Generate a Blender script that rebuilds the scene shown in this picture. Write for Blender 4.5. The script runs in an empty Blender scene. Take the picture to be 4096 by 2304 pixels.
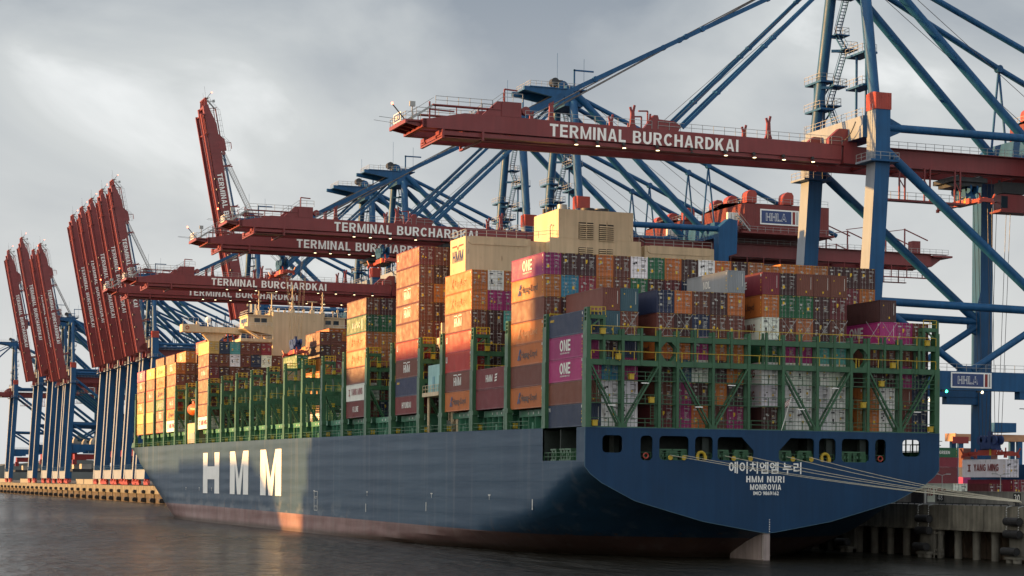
import bpy, bmesh, math, random
from mathutils import Matrix, Vector
random.seed(7)
SC = bpy.context.scene
COL = SC.collection
R = math.radians

# ------------------------------------------------------------------ camera
YAW, ROLL, FPX = R(20.5), .008, 7885.0
fw = Vector((math.sin(YAW), math.cos(YAW), 0))
r0 = Vector((math.cos(YAW), -math.sin(YAW), 0)); u0 = Vector((0, 0, 1))
rt = r0*math.cos(ROLL) + u0*math.sin(ROLL); up = u0*math.cos(ROLL) - r0*math.sin(ROLL)
cd = bpy.data.cameras.new('camera')
cam = bpy.data.objects.new('camera', cd); COL.objects.link(cam)
mw = Matrix((rt, up, -fw)).transposed().to_4x4(); mw.translation = Vector((-119.5, -225.9, 9.4))
cam.matrix_world = mw
cd.sensor_width = 36; cd.lens = 36*FPX/4096; cd.shift_y = (1931.6-1152)/4096
cd.clip_start = 1; cd.clip_end = 20000
SC.camera = cam

# ------------------------------------------------------------------ light
SUN_EL, SUN_B = 5.2, 17.0        # elevation, degrees north of due west
to_sun = Vector((-math.cos(R(SUN_B))*math.cos(R(SUN_EL)), math.sin(R(SUN_B))*math.cos(R(SUN_EL)), math.sin(R(SUN_EL))))
sd = bpy.data.lights.new('sun', 'SUN'); sd.energy = 5.0; sd.angle = R(.5); sd.color = (1, .52, .16)
so = bpy.data.objects.new('sun', sd); COL.objects.link(so)
so.rotation_euler = to_sun.to_track_quat('Z', 'Y').to_euler()

W = bpy.data.worlds.new('World'); SC.world = W; W.use_nodes = True
nt = W.node_tree; N = nt.nodes; L = nt.links; N.clear()
def nd(t, **k):
    n = N.new(t)
    for a, b in k.items(): setattr(n, a, b)
    return n
out = nd('ShaderNodeOutputWorld'); bg = nd('ShaderNodeBackground'); bg2 = nd('ShaderNodeBackground'); add = nd('ShaderNodeMixShader')
sky = nd('ShaderNodeTexSky', sky_type='NISHITA', sun_disc=False)
sky.sun_elevation = R(SUN_EL); sky.sun_rotation = math.atan2(to_sun.x, to_sun.y); sky.air_density = 1.5; sky.dust_density = 2
bg.inputs[1].default_value = .05; L.new(sky.outputs[0], bg.inputs[0])
tc = nd('ShaderNodeTexCoord'); sep = nd('ShaderNodeSeparateXYZ'); L.new(tc.outputs['Generated'], sep.inputs[0])
mp = nd('ShaderNodeMapping'); mp.inputs['Scale'].default_value = (3.0, 3.0, 5.6); mp.inputs['Rotation'].default_value = (0, .05, .5); mp.inputs['Location'].default_value = (5.3, 2.9, 1.4)
L.new(tc.outputs['Generated'], mp.inputs[0])
n1 = nd('ShaderNodeTexNoise'); n1.inputs['Scale'].default_value = 1.9; n1.inputs['Detail'].default_value = 8; n1.inputs['Roughness'].default_value = .5; n1.inputs['Distortion'].default_value = .5
L.new(mp.outputs[0], n1.inputs['Vector'])
cr = nd('ShaderNodeValToRGB'); L.new(n1.outputs['Fac'], cr.inputs[0])
for p, c in ((.36, (.132, .154, .186, 1)), (.49, (.172, .213, .252, 1)), (.62, (.292, .308, .318, 1))):
    e = cr.color_ramp.elements[0] if p == .36 else (cr.color_ramp.elements[1] if p == .62 else cr.color_ramp.elements.new(p)); e.position = p; e.color = c
# paler and warmer towards the horizon
hz = nd('ShaderNodeMapRange'); hz.inputs[1].default_value = .25; hz.inputs[2].default_value = .045; L.new(sep.outputs['Z'], hz.inputs[0])
mx = nd('ShaderNodeMix', data_type='RGBA'); mx.inputs['B'].default_value = (.355, .362, .362, 1)
hm = nd('ShaderNodeMath', operation='MULTIPLY'); hm.inputs[1].default_value = .88; L.new(hz.outputs[0], hm.inputs[0]); L.new(hm.outputs[0], mx.inputs['Factor']); L.new(cr.outputs[0], mx.inputs['A'])
# clouds glow towards the sunset side (west / south-west)
dt = nd('ShaderNodeVectorMath', operation='DOT_PRODUCT'); L.new(tc.outputs['Generated'], dt.inputs[0]); dt.inputs[1].default_value = Vector((-.95, -.28, .1)).normalized()
gl = nd('ShaderNodeMapRange'); gl.inputs[1].default_value = -.25; gl.inputs[2].default_value = 1; gl.inputs[3].default_value = 1; gl.inputs[4].default_value = 3.1; L.new(dt.outputs['Value'], gl.inputs[0])
ml = nd('ShaderNodeVectorMath', operation='SCALE'); L.new(mx.outputs['Result'], ml.inputs[0]); L.new(gl.outputs[0], ml.inputs['Scale'])
wt = nd('ShaderNodeMix', data_type='RGBA', blend_type='MULTIPLY'); wt.inputs['B'].default_value = (1.08, .96, .80, 1); wf = nd('ShaderNodeMapRange'); wf.inputs[1].default_value = .1; wf.inputs[2].default_value = .9; L.new(dt.outputs['Value'], wf.inputs[0]); L.new(wf.outputs[0], wt.inputs['Factor']); L.new(ml.outputs[0], wt.inputs['A']); L.new(wt.outputs['Result'], bg2.inputs[0]); bg2.inputs[1].default_value = 1.0
add.inputs[0].default_value = .88; L.new(bg.outputs[0], add.inputs[1]); L.new(bg2.outputs[0], add.inputs[2]); L.new(add.outputs[0], out.inputs[0])
SC.view_settings.view_transform = 'Standard'; SC.view_settings.look = 'None'; SC.view_settings.exposure = 1.2; SC.view_settings.gamma = 1

# ------------------------------------------------------------------ materials
MATS = {}
def mat(name, col, rough=.5, var=.12, scale=.6, streak=0.0, metal=0.0, objcol=False, rust=0.0, emit=0, bump=0.0, bscale=3, spec=.5, coord='Object'):
    if name in MATS: return MATS[name]
    m = bpy.data.materials.new(name); MATS[name] = m; m.use_nodes = True; t = m.node_tree; b = t.nodes['Principled BSDF']
    m.diffuse_color = (*col, 1)
    b.inputs['Roughness'].default_value = rough; b.inputs['Metallic'].default_value = metal; b.inputs['Specular IOR Level'].default_value = spec
    if emit:
        b.inputs['Emission Color'].default_value = (*col, 1); b.inputs['Emission Strength'].default_value = emit; b.inputs['Base Color'].default_value = (*col, 1); return m
    cd_ = t.nodes.new('ShaderNodeTexCoord')
    vec = cd_.outputs['Object']
    oi = t.nodes.new('ShaderNodeObjectInfo')
    if coord == 'World':
        vec = t.nodes.new('ShaderNodeNewGeometry').outputs['Position']
    else:
        ad = t.nodes.new('ShaderNodeVectorMath'); ad.operation = 'ADD'; sc_ = t.nodes.new('ShaderNodeVectorMath'); sc_.operation = 'SCALE'
        cb = t.nodes.new('ShaderNodeCombineXYZ'); [t.links.new(oi.outputs['Random'], cb.inputs[i]) for i in range(3)]
        t.links.new(cb.outputs[0], sc_.inputs[0]); sc_.inputs['Scale'].default_value = 60
        t.links.new(vec, ad.inputs[0]); t.links.new(sc_.outputs[0], ad.inputs[1]); vec = ad.outputs[0]
    def noise(v, s, d=4, stretch=None):
        if stretch:
            mp_ = t.nodes.new('ShaderNodeMapping'); mp_.inputs['Scale'].default_value = stretch; t.links.new(v, mp_.inputs[0]); v = mp_.outputs[0]
        n = t.nodes.new('ShaderNodeTexNoise'); n.inputs['Scale'].default_value = s; n.inputs['Detail'].default_value = d; t.links.new(v, n.inputs['Vector']); return n.outputs['Fac']
    def rng(v, a, b_, c, d):
        r_ = t.nodes.new('ShaderNodeMapRange'); r_.inputs[1].default_value = a; r_.inputs[2].default_value = b_; r_.inputs[3].default_value = c; r_.inputs[4].default_value = d; t.links.new(v, r_.inputs[0]); return r_.outputs[0]
    def mul(ca, f):
        s = t.nodes.new('ShaderNodeVectorMath'); s.operation = 'SCALE'; t.links.new(ca, s.inputs[0]); t.links.new(f, s.inputs['Scale']); return s.outputs[0]
    def mixc(f, ca, cb_):
        x = t.nodes.new('ShaderNodeMix'); x.data_type = 'RGBA'; t.links.new(f, x.inputs['Factor']); t.links.new(ca, x.inputs['A']); x.inputs['B'].default_value = cb_; return x.outputs['Result']
    if objcol: c = oi.outputs['Color']
    else:
        rg = t.nodes.new('ShaderNodeRGB'); rg.outputs[0].default_value = (*col, 1); c = rg.outputs[0]
    c = mul(c, rng(noise(vec, scale), .3, .7, 1-var, 1+var))
    if streak: c = mul(c, rng(noise(vec, 1.0, 3, (1.6, 1.6, .09)), .35, .7, 1-streak, 1+streak*.6))
    if rust: c = mixc(rng(noise(vec, 1.3, 6, (1.1, 1.1, .35)), .66-rust*.1, .80, 0, min(1, .75)), c, (.11, .045, .02, 1))
    t.links.new(c, b.inputs['Base Color'])
    t.links.new(rng(noise(vec, scale*2.5), .3, .7, rough*.85, min(1, rough*1.15)), b.inputs['Roughness'])
    if bump:
        bp = t.nodes.new('ShaderNodeBump'); bp.inputs['Strength'].default_value = bump; bp.inputs['Distance'].default_value = .05; t.links.new(noise(vec, bscale, 6), bp.inputs['Height']); t.links.new(bp.outputs[0], b.inputs['Normal'])
    return m
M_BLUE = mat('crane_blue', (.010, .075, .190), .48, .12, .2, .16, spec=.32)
M_SUNLIT = mat('sunlit_face_blue', (.20, .235, .29), .5, .06, .2, .06)  # paler crane blue: light on the west faces is in the colour
M_RED = mat('crane_red', (.185, .028, .030), .45, .10, .15, .10)
M_ORED = mat('signal_red', (.33, .045, .03), .45, .12, .3, .08)
M_GREY = mat('galvanised_steel', (.30, .31, .31), .45, .1, .8, metal=.3)
M_DARK = mat('dark_steel', (.022, .024, .028), .5, .2, .8)
M_ROPE = mat('steel_rope', (.05, .052, .058), .5, .1)
M_WHITE = mat('white_paint', (.82, .82, .80), .45, .05, .5)
M_WHITE2 = mat('weathered_white_paint', (.62, .63, .62), .5, .10, .4, .12)
M_LAMP = mat('lamp_glow', (1, .80, .45), emit=2.2)
M_LRED = mat('red_beacon_glow', (1, .12, .05), emit=6)
M_LGRN = mat('green_signal_glow', (.05, .9, .4), emit=4)
M_CREAM = mat('deckhouse_cream', (.56, .44, .285), .55, .07, .25, .12, rust=.04)
M_GREEN = mat('deck_green', (.030, .100, .048), .45, .15, .5, .12, rust=.05)
M_GREEND = mat('hatch_green', (.028, .11, .07), .5, .2, .35, .15)
M_YEL = mat('safety_yellow', (.42, .29, .02), .45, .1, 1)
M_GLASS = mat('window_glass', (.02, .03, .04), .08, .1, spec=.8)
M_NAVY = mat('sign_navy', (.025, .05, .16), .4, .05)
M_SIGNRED = mat('sign_dark_red', (.22, .02, .02), .4, .05)
M_CONT = mat('container_paint', (1, 1, 1), .52, .05, .35, .07, objcol=True, rust=.05)
M_DOOR = mat('container_door_paint', (1, 1, 1), .5, .12, .5, .10, objcol=True, rust=.1)
M_BAR = mat('locking_bar_steel', (.24, .23, .22), .5, .15, 1)
M_MARKW = mat('marking_white', (.62, .62, .60), .6, .1)
M_MARKY = mat('marking_yellow', (.65, .42, .02), .6, .1)
M_STEN = mat('stencil_white', (.40, .40, .39), .6, .1)
M_CONC = mat('quay_concrete', (.15, .14, .115), .85, .35, .35, .35, bump=.5, bscale=2, coord='World')
M_CONC2 = mat('wall_concrete', (.22, .215, .20), .85, .15, .5, .2, bump=.3, coord='World')
M_PILE = mat('pile_concrete', (.12, .115, .10), .85, .3, .5, .2, bump=.4)
M_SHEET = mat('sheet_piling', (.075, .055, .04), .7, .3, .4, .4, rust=.4)
M_RUB = mat('fender_rubber', (.018, .018, .02), .65, .3, 1, bump=.2)
M_LGREY = mat('silver_tank', (.34, .33, .31), .5, .1, .4)
M_MOOR = mat('mooring_rope', (.40, .375, .30), .8, .15, 2)
M_ORANGE = mat('lifeboat_orange', (.60, .13, .02), .4, .08)
M_AQUA = mat('cabin_aqua', (.22, .42, .42), .5, .08, .4, .08)
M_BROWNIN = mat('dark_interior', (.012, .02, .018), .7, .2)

# ------------------------------------------------------------------ mesh helpers
class MB:
    def __init__(s): s.v = []; s.f = []; s.mi = []; s.cur = 0
    def add(s, vs, fs):
        o = len(s.v); s.v += [tuple(x) for x in vs]; s.f += [tuple(i+o for i in f) for f in fs]; s.mi += [s.cur]*len(fs); return s
    def box(s, x0, y0, z0, x1, y1, z1):
        if x1 < x0: x0, x1 = x1, x0
        if y1 < y0: y0, y1 = y1, y0
        if z1 < z0: z0, z1 = z1, z0
        return s.add([(x0,y0,z0),(x1,y0,z0),(x1,y1,z0),(x0,y1,z0),(x0,y0,z1),(x1,y0,z1),(x1,y1,z1),(x0,y1,z1)],
                     [(0,3,2,1),(4,5,6,7),(0,1,5,4),(1,2,6,5),(2,3,7,6),(3,0,4,7)])
    def frame(s, p, q):
        p = Vector(p); q = Vector(q); d = (q-p).normalized()
        a = Vector((0, 0, 1)) if abs(d.z) < .95 else Vector((1, 0, 0))
        u = d.cross(a).normalized(); w = u.cross(d).normalized(); return p, q, u, w
    def bar(s, p, q, w, h=None):
        h = h or w; p, q, u, n = s.frame(p, q)
        vs = [c+u*a*w/2+n*b*h/2 for c in (p, q) for a, b in ((-1,-1),(1,-1),(1,1),(-1,1))]
        return s.add(vs, [(3,2,1,0),(4,5,6,7),(0,1,5,4),(1,2,6,5),(2,3,7,6),(3,0,4,7)])
    def tube(s, p, q, r, n=10, r2=None):
        r2 = r if r2 is None else r2; p, q, u, w = s.frame(p, q); vs = []
        for c, rr in ((p, r), (q, r2)): vs += [c+(u*math.cos(2*math.pi*i/n)+w*math.sin(2*math.pi*i/n))*rr for i in range(n)]
        return s.add(vs, [tuple(range(n))[::-1], tuple(range(n, 2*n))] + [(i, (i+1) % n, n+(i+1) % n, n+i) for i in range(n)])
    def path(s, pts, r, n=6):
        for a, b in zip(pts, pts[1:]): s.tube(a, b, r, n)
        return s
    def prism(s, poly, axis, a, b):      # poly in the two other axes (in x,y,z order), extruded along axis a..b
        n = len(poly)
        def P(u, v, c): return {'x': (c, u, v), 'y': (u, c, v), 'z': (u, v, c)}[axis]
        vs = [P(u, v, a) for u, v in poly] + [P(u, v, b) for u, v in poly]
        return s.add(vs, [tuple(range(n))[::-1], tuple(range(n, 2*n))] + [(i, (i+1) % n, n+(i+1) % n, n+i) for i in range(n)])
    def rail(s, pts, h=1.1, post=1.6, r=.035, mids=1):
        for a, b in zip(pts, pts[1:]):
            a = Vector(a); b = Vector(b); n = max(1, round((b-a).length/post))
            for i in range(n+1):
                c = a.lerp(b, i/n); s.bar(c, c+Vector((0, 0, h)), r*2)
            for k in range(mids+1):
                z = Vector((0, 0, h*(1-k*.5) if mids else h)); s.bar(a+z, b+z, r*2)
        return s
    def stair(s, p, q, w=.8, axis='x'):     # straight flight from p to q, treads along
        p = Vector(p); q = Vector(q); d = q-p; side = Vector((-d.y, d.x, 0)).normalized()*w/2
        for sg in (-1, 1):
            s.bar(p+side*sg, q+side*sg, .06, .28); s.bar(p+side*sg+Vector((0,0,1)), q+side*sg+Vector((0,0,1)), .06)
        n = max(3, int(abs(d.z)/.42)); h = Vector((d.x, d.y, 0)).normalized()*.16
        for i in range(n):
            c = p.lerp(q, (i+.5)/n); s.bar(c-side, c+side, .3, .06)
        return s
    def mesh(s, name, mats):
        m = bpy.data.meshes.new(name); m.from_pydata(s.v, [], s.f)
        if not isinstance(mats, (list, tuple)): mats = [mats]
        for k in mats: m.materials.append(k)
        m.polygons.foreach_set('material_index', s.mi)
        b = bmesh.new(); b.from_mesh(m); bmesh.ops.recalc_face_normals(b, faces=b.faces); b.to_mesh(m); b.free(); m.update(); return m
    def obj(s, name, mats, parent=None, loc=(0, 0, 0), smooth=False):
        m = s.mesh(name, mats)
        if smooth: m.shade_smooth() if hasattr(m, 'shade_smooth') else None
        return link(name, m, parent, loc)
def smooth_by_angle(o, a=40):
    m = o.data; m.shade_smooth()
    b = bmesh.new(); b.from_mesh(m)
    for e in b.edges:
        if len(e.link_faces) == 2 and e.calc_face_angle(0) > R(a): e.smooth = False
    b.to_mesh(m); b.free(); return o
def link(name, data, parent=None, loc=(0, 0, 0), rot=None):
    o = bpy.data.objects.new(name, data); COL.objects.link(o); o.parent = parent; o.location = loc
    if rot is not None: o.rotation_euler = rot
    return o
def tag(o, label=None, cat=None, group=None, kind=None):
    if label: o['label'] = label
    if cat: o['category'] = cat
    if group: o['group'] = group
    if kind: o['kind'] = kind
    return o
def thing(name, label, cat, loc=(0, 0, 0), group=None):
    return tag(link(name, None, None, loc), label, cat, group)
def clone(o, parent=None):
    c = o.copy(); COL.objects.link(c); c.parent = parent
    for k in list(o.children): clone(k, c)
    return c

# ------------------------------------------------------------------ block lettering (own glyphs, faces never overlap)
def arc(cx, cy, rx, ry, a0, a1, tx, ty, n=14):
    q = []
    for i in range(n):
        a = R(a0+(a1-a0)*i/n); b = R(a0+(a1-a0)*(i+1)/n)
        q.append([(cx+rx*math.cos(a), cy+ry*math.sin(a)), (cx+rx*math.cos(b), cy+ry*math.sin(b)), (cx+(rx-tx)*math.cos(b), cy+(ry-ty)*math.sin(b)), (cx+(rx-tx)*math.cos(a), cy+(ry-ty)*math.sin(a))])
    return q
def rc(a, b, c, d): return [(a, b), (c, b), (c, d), (a, d)]
T, H = .215, .185
GL = {' ': (.3, []), '-': (.4, [rc(.03, .33, .37, .5)]),
 'I': (T, [rc(0, 0, T, 1)]), 'L': (.6, [rc(0, 0, T, 1), rc(T, 0, .6, H)]), 'T': (.7, [rc(0, 1-H, .7, 1), rc(.35-T/2, 0, .35+T/2, 1-H)]),
 'E': (.65, [rc(0, 0, T, 1), rc(T, 1-H, .64, 1), rc(T, .42, .6, .58), rc(T, 0, .65, H)]), 'F': (.6, [rc(0, 0, T, 1), rc(T, 1-H, .6, 1), rc(T, .42, .56, .58)]),
 'H': (.73, [rc(0, 0, T, 1), rc(.73-T, 0, .73, 1), rc(T, .42, .73-T, .59)]),
 'N': (.74, [rc(0, 0, T, 1), rc(.74-T, 0, .74, 1), [(T, 1), (T, .68), (.74-T, 0), (.74-T, .32)]]),
 'M': (.9, [rc(0, 0, .18, 1), rc(.72, 0, .9, 1), [(.18, 1), (.18, .62), (.37, 0), (.45, 0), (.45, .22)], [(.72, 1), (.45, .22), (.45, 0), (.53, 0), (.72, .62)]]),
 'W': (.95, [[(0, 1), (.2, 0), (.32, 0), (.16, 1)], [(.2, 0), (.36, 0), (.475, .62), (.475, 1)], [(.75, 0), (.475, 1), (.475, .62), (.6, 0)], [(.95, 1), (.79, 1), (.63, 0), (.75, 0)]]),
 'A': (.76, [[(0, 0), (.2, 0), (.38, .74), (.38, 1), (.27, 1)], [(.76, 0), (.49, 1), (.38, 1), (.38, .74), (.56, 0)], [(.248, .2), (.512, .2), (.475, .36), (.287, .36)]]),
 'V': (.72, [[(0, 1), (.26, 0), (.36, 0), (.36, .25), (.2, 1)], [(.72, 1), (.52, 1), (.36, .25), (.36, 0), (.46, 0)]]),
 'Y': (.72, [[(0, 1), (.26, .4), (.36, .4), (.36, .62), (.22, 1)], [(.72, 1), (.5, 1), (.36, .62), (.36, .4), (.46, .4)], rc(.36-T/2, 0, .36+T/2, .4)]),
 'K': (.76, [rc(0, 0, T, 1), [(T, .3), (.73, 1), (.48, 1), (T, .6)], [(.31, .455), (.52, 0), (.76, 0), (.45, .63)]]),
 'D': (.74, [rc(0, 0, T, 1), rc(T, 0, .3, H), rc(T, 1-H, .3, 1)] + arc(.3, .5, .44, .5, -90, 90, T, H)),
 'B': (.72, [rc(0, 0, T, 1), rc(T, 1-.15, .4, 1), rc(T, .46, .4, .61), rc(T, 0, .4, .16)] + arc(.4, .73, .29, .27, -90, 90, T, .12) + arc(.4, .265, .32, .265, -90, 66, T, .13)),
 'R': (.75, [rc(0, 0, T, 1), rc(T, 1-.15, .42, 1), rc(T, .42, .42, .57), [(.30, .42), (.52, 0), (.75, 0), (.53, .42)]] + arc(.42, .71, .3, .29, -90, 90, T, .14)),
 'P': (.7, [rc(0, 0, T, 1), rc(T, 1-.15, .4, 1), rc(T, .38, .4, .53)] + arc(.4, .69, .3, .31, -90, 90, T, .15)),
 'C': (.76, arc(.4, .5, .4, .5, 38, 322, T, H, 22)), 'O': (.8, arc(.4, .5, .4, .5, 0, 360, T, H, 26)),
 'G': (.78, arc(.4, .5, .4, .5, 38, 318, T, H, 22) + [rc(.42, .38, .76, .53), rc(.6, .12, .76, .38)]),
 'U': (.74, [rc(0, .36, T, 1), rc(.74-T, .36, .74, 1)] + arc(.37, .36, .37, .36, 180, 360, T, H, 16)),
 'S': (.66, arc(.33, .74, .32, .26, 25, 270, T, .13, 14) + arc(.33, .24, .33, .24, -155, 90, T, .125, 14)[0:13]),
 '0': (.64, arc(.32, .5, .32, .5, 0, 360, .18, H, 24)), '1': (.3, [rc(.12, 0, .3, 1), [(.0, .72), (.12, .78), (.12, 1)]]),
 '3': (.64, arc(.3, .75, .3, .25, -90, 150, .18, .13, 12) + arc(.3, .26, .34, .24, -150, 78, .18, .13, 12)), '4': (.7, [rc(.42, 0, .6, 1), rc(.6, .22, .7, .38), [(0, .22), (.42, .22), (.42, .38), (.16, .38)], [(0, .38), (.16, .38), (.42, .8), (.42, 1)]]),
 '8': (.66, arc(.33, .755, .29, .245, 0, 360, .16, .12, 18) + arc(.33, .253, .33, .253, 0, 360, .17, .12, 18)), '7': (.62, [rc(0, .84, .62, 1), [(.14, 0), (.34, 0), (.62, .84), (.42, .84)]]),
 '6': (.66, arc(.33, .3, .33, .3, 0, 360, .17, .14, 18) + [[(0, .33), (.17, .45), (.52, 1), (.32, 1)]]), '9': (.66, arc(.33, .7, .33, .3, 0, 360, .17, .14, 18) + [[(.66, .67), (.49, .55), (.14, 0), (.34, 0)]]),
 '2': (.64, arc(.32, .7, .32, .3, -8, 165, .18, .16, 12) + [rc(0, 0, .64, H), [(0, H), (.24, H), (.63, .62), (.46, .66)]]), '5': (.64, [rc(.06, .84, .6, 1), rc(.06, .5, .22, .84)] + arc(.3, .33, .34, .33, -150, 100, .18, .15, 14))}
def glyphs(txt, gap=.13, condense=1.0):
    polys = []; x = 0
    for ch in txt:
        w, ps = GL.get(ch, GL[' ']); polys += [[((px+x)*condense, py) for px, py in p] for p in ps]; x += w+gap
    return polys, (x-gap)*condense
PORT = Matrix(((0, 0, -1), (-1, 0, 0), (0, 1, 0)))       # read from the west, faces -X
STERN = Matrix(((1, 0, 0), (0, 0, -1), (0, 1, 0)))       # read from the south, faces -Y
TXT = {}
def flat(name, polys, material, parent, loc, size=1.0, orient=STERN, key=None):
    k = (key, size, material.name)
    m = TXT.get(k) if key else None
    if m is None:
        mb = MB()
        for p in polys: mb.add([(a*size, b*size, 0) for a, b in p], [tuple(range(len(p)))])
        m = bpy.data.meshes.new(name); m.from_pydata(mb.v, [], mb.f); m.materials.append(material); b = bmesh.new(); b.from_mesh(m)
        for f in b.faces:
            f.normal_update()
            if f.normal.z < 0: f.normal_flip()
        b.to_mesh(m); b.free()
        if key: TXT[k] = m
    o = link(name, m, parent); o.matrix_local = Matrix.Translation(loc) @ orient.to_4x4(); return o
def words(txt, size, material, parent, loc, orient=STERN, gap=.13, condense=1.0, name='lettering', center=True):
    ps, w = glyphs(txt, gap, condense)
    if center: ps = [[(a-w/2, b) for a, b in p] for p in ps]
    return flat(name, ps, material, parent, loc, size, orient, (txt, gap, condense, center))
FONTM = {}
def script_text(txt, size, material, parent, loc, orient=STERN, offset=.0, name='lettering', sx=1.0):
    k = (txt, size, material.name, offset, sx)
    if k not in FONTM:
        cu = bpy.data.curves.new('lettering', 'FONT'); cu.body = txt; cu.size = size; cu.offset = offset; cu.align_x = 'CENTER'
        t = bpy.data.objects.new('lettering', cu); COL.objects.link(t)
        dg = bpy.context.evaluated_depsgraph_get(); m = bpy.data.meshes.new_from_object(t.evaluated_get(dg)); bpy.data.objects.remove(t); bpy.data.curves.remove(cu)
        for v in m.vertices: v.co.x *= sx
        m.materials.clear(); m.materials.append(material); FONTM[k] = m
    o = link(name, FONTM[k], parent); o.matrix_local = Matrix.Translation(loc) @ orient.to_4x4(); return o
def hhla_sign(parent, x0, z0, y, w, h):
    s = MB().box(x0, y-.06, z0, x0+w, y, z0+h).obj('sign', M_WHITE, parent)
    b = h*.09
    flat('sign_field', [rc(b, b, w*.8, h-b)], M_NAVY, s, (x0, y-.075, z0)); flat('sign_stripe', [rc(w*.83, b, w*.9, h-b)], M_SIGNRED, s, (x0, y-.075, z0)); flat('sign_stripe', [rc(w*.93, b, w*.965, h-b)], M_GREY, s, (x0, y-.075, z0))
    for t_, mm, dy, g in (('HHLA', M_WHITE, -.09, 1), ('HHLA', M_NAVY, -.105, .0)):
        if g: words(t_, h*.5, mm, s, (x0+w*.41, y+dy, z0+h*.25), gap=.06)
        else:
            ps, tw = glyphs(t_, .06)
            sh = []
            for p in ps:
                cx = sum(a for a, b_ in p)/len(p); cy = sum(b_ for a, b_ in p)/len(p)
                ax = max(a for a, b_ in p)-min(a for a, b_ in p); ay = max(b_ for a, b_ in p)-min(b_ for a, b_ in p)
                fx = max(.3, 1-.09/max(ax, .1)); fy = max(.3, 1-.09/max(ay, .1))
                sh.append([(cx+(a-cx)*fx-tw/2, cy+(b_-cy)*fy) for a, b_ in p])
            flat('lettering', sh, mm, s, (x0+w*.41, y+dy, z0+h*.25), h*.5)
    return s

# ------------------------------------------------------------------ water, quay, ground
def water_mat():
    m = bpy.data.materials.new('river_water'); m.use_nodes = True; t = m.node_tree; b = t.nodes['Principled BSDF']
    b.inputs['Base Color'].default_value = (.016, .015, .011, 1); b.inputs['Roughness'].default_value = .16; b.inputs['IOR'].default_value = 1.33; b.inputs['Specular IOR Level'].default_value = .2
    g = t.nodes.new('ShaderNodeNewGeometry')
    def nz(s, st, d):
        mp_ = t.nodes.new('ShaderNodeMapping'); mp_.inputs['Scale'].default_value = st; mp_.inputs['Rotation'].default_value = (0, 0, .35); t.links.new(g.outputs['Position'], mp_.inputs[0])
        n = t.nodes.new('ShaderNodeTexNoise'); n.inputs['Scale'].default_value = s; n.inputs['Detail'].default_value = d; n.inputs['Roughness'].default_value = .62; t.links.new(mp_.outputs[0], n.inputs['Vector']); return n.outputs['Fac']
    a = nz(.34, (1, .55, 1), 9); c = nz(.012, (1, .5, 1), 3)
    b1 = t.nodes.new('ShaderNodeBump'); b1.inputs['Strength'].default_value = 1; b1.inputs['Distance'].default_value = 2.2; t.links.new(a, b1.inputs['Height']); e_ = nz(.085, (1, .35, 1), 5); b2 = t.nodes.new('ShaderNodeBump'); b2.inputs['Strength'].default_value = 1; b2.inputs['Distance'].default_value = 5.5; t.links.new(e_, b2.inputs['Height']); t.links.new(b1.outputs[0], b2.inputs['Normal']); t.links.new(b2.outputs[0], b.inputs['Normal'])
    r_ = t.nodes.new('ShaderNodeMapRange'); r_.inputs[1].default_value = .35; r_.inputs[2].default_value = .65; r_.inputs[3].default_value = .14; r_.inputs[4].default_value = .28; t.links.new(c, r_.inputs[0]); t.links.new(r_.outputs[0], b.inputs['Roughness'])
    return m
ZW = -.3
tag(MB().add([(-6000, -1500, ZW), (36, -1500, ZW), (36, 9000, ZW), (-6000, 9000, ZW)], [(0, 1, 2, 3)]).obj('water', water_mat()), kind='structure')
M_YARD = mat('yard_asphalt', (.06, .058, .055), .85, .25, .05, bump=.2, coord='World')
QZ, QX = 6.9, 28.0
tag(MB().box(29.2, -420, QZ-.3, 9000, 9000, QZ-.02).obj('ground', M_YARD), kind='structure')
# quay: concrete capping beam, piled in front of the ship's stern, sheet piling further along
q = thing('quay_wall', 'long concrete quay wall on piles and sheet piling beside the ship', 'quay wall', (QX, 0, 0))
mb = MB(); y = -420
while y < 1900:
    mb.box(0, y+.06, 3.8, 1.6, y+24.2, QZ); mb.box(-.12, y+.06, 3.55, 1.5, y+24.2, 3.8); y += 24.3
for yy in range(-60, 60, 6):
    for z in (4.4, 5.9): mb.box(-.03, yy, z, 0, yy+.5, z+.45)
mb.obj('capping_beam', M_CONC, q)
mb = MB(); mb.box(5.2, -420, -4, 6, 330, QZ-.31)
for i in range(-60, 190): mb.box(5.0, i*1.75, -4, 5.2, i*1.75+.5, 6)
mb.obj('back_wall', M_SHEET, q)
mb = MB()
for i in range(0, 900):
    yy = 260+i*1.8; mb.prism([(.55, yy), (.2, yy+.35), (.2, yy+.85), (.55, yy+1.2), (.55, yy+1.8), (.9, yy+1.8), (.9, yy)], 'z', -3, 3.55)
mb.obj('sheet_piling', M_SHEET, q)
pm = MB().tube((0, 0, -4), (0, 0, 3.55), .52, 14).tube((0, 0, 2.7), (0, 0, 3.55), .58, 14).mesh('pile', M_PILE)
for i in range(-9, 18): link('pile', pm, q, (1.6, -3.0+i*4.3, 0))
for yy in (5.2, -24, 40):
    mb = MB()
    for x in (-.35, .35): mb.bar((.1, yy+x, -1.5), (.1, yy+x, 3.9), .12)
    for k in range(14): mb.bar((.1, yy-.35, -1+k*.36), (.1, yy+.35, -1+k*.36), .05)
    mb.bar((.3, yy-1.5, -2), (.3, yy-1.5, 3.4), .45); mb.box(.2, yy-2, 2.9, .6, yy+2, 3.2); mb.box(.2, yy-2, .6, .6, yy+2, .9); mb.box(.2, yy-2, -.9+1, .6, yy+2, -.6+1.0)
    mb.obj('ladder', M_PILE, q)
def roller(y0, y1, x, z, r, n=14): return MB().tube((x, y0, z), (x, y1, z), r, n)
nf = 0
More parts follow.
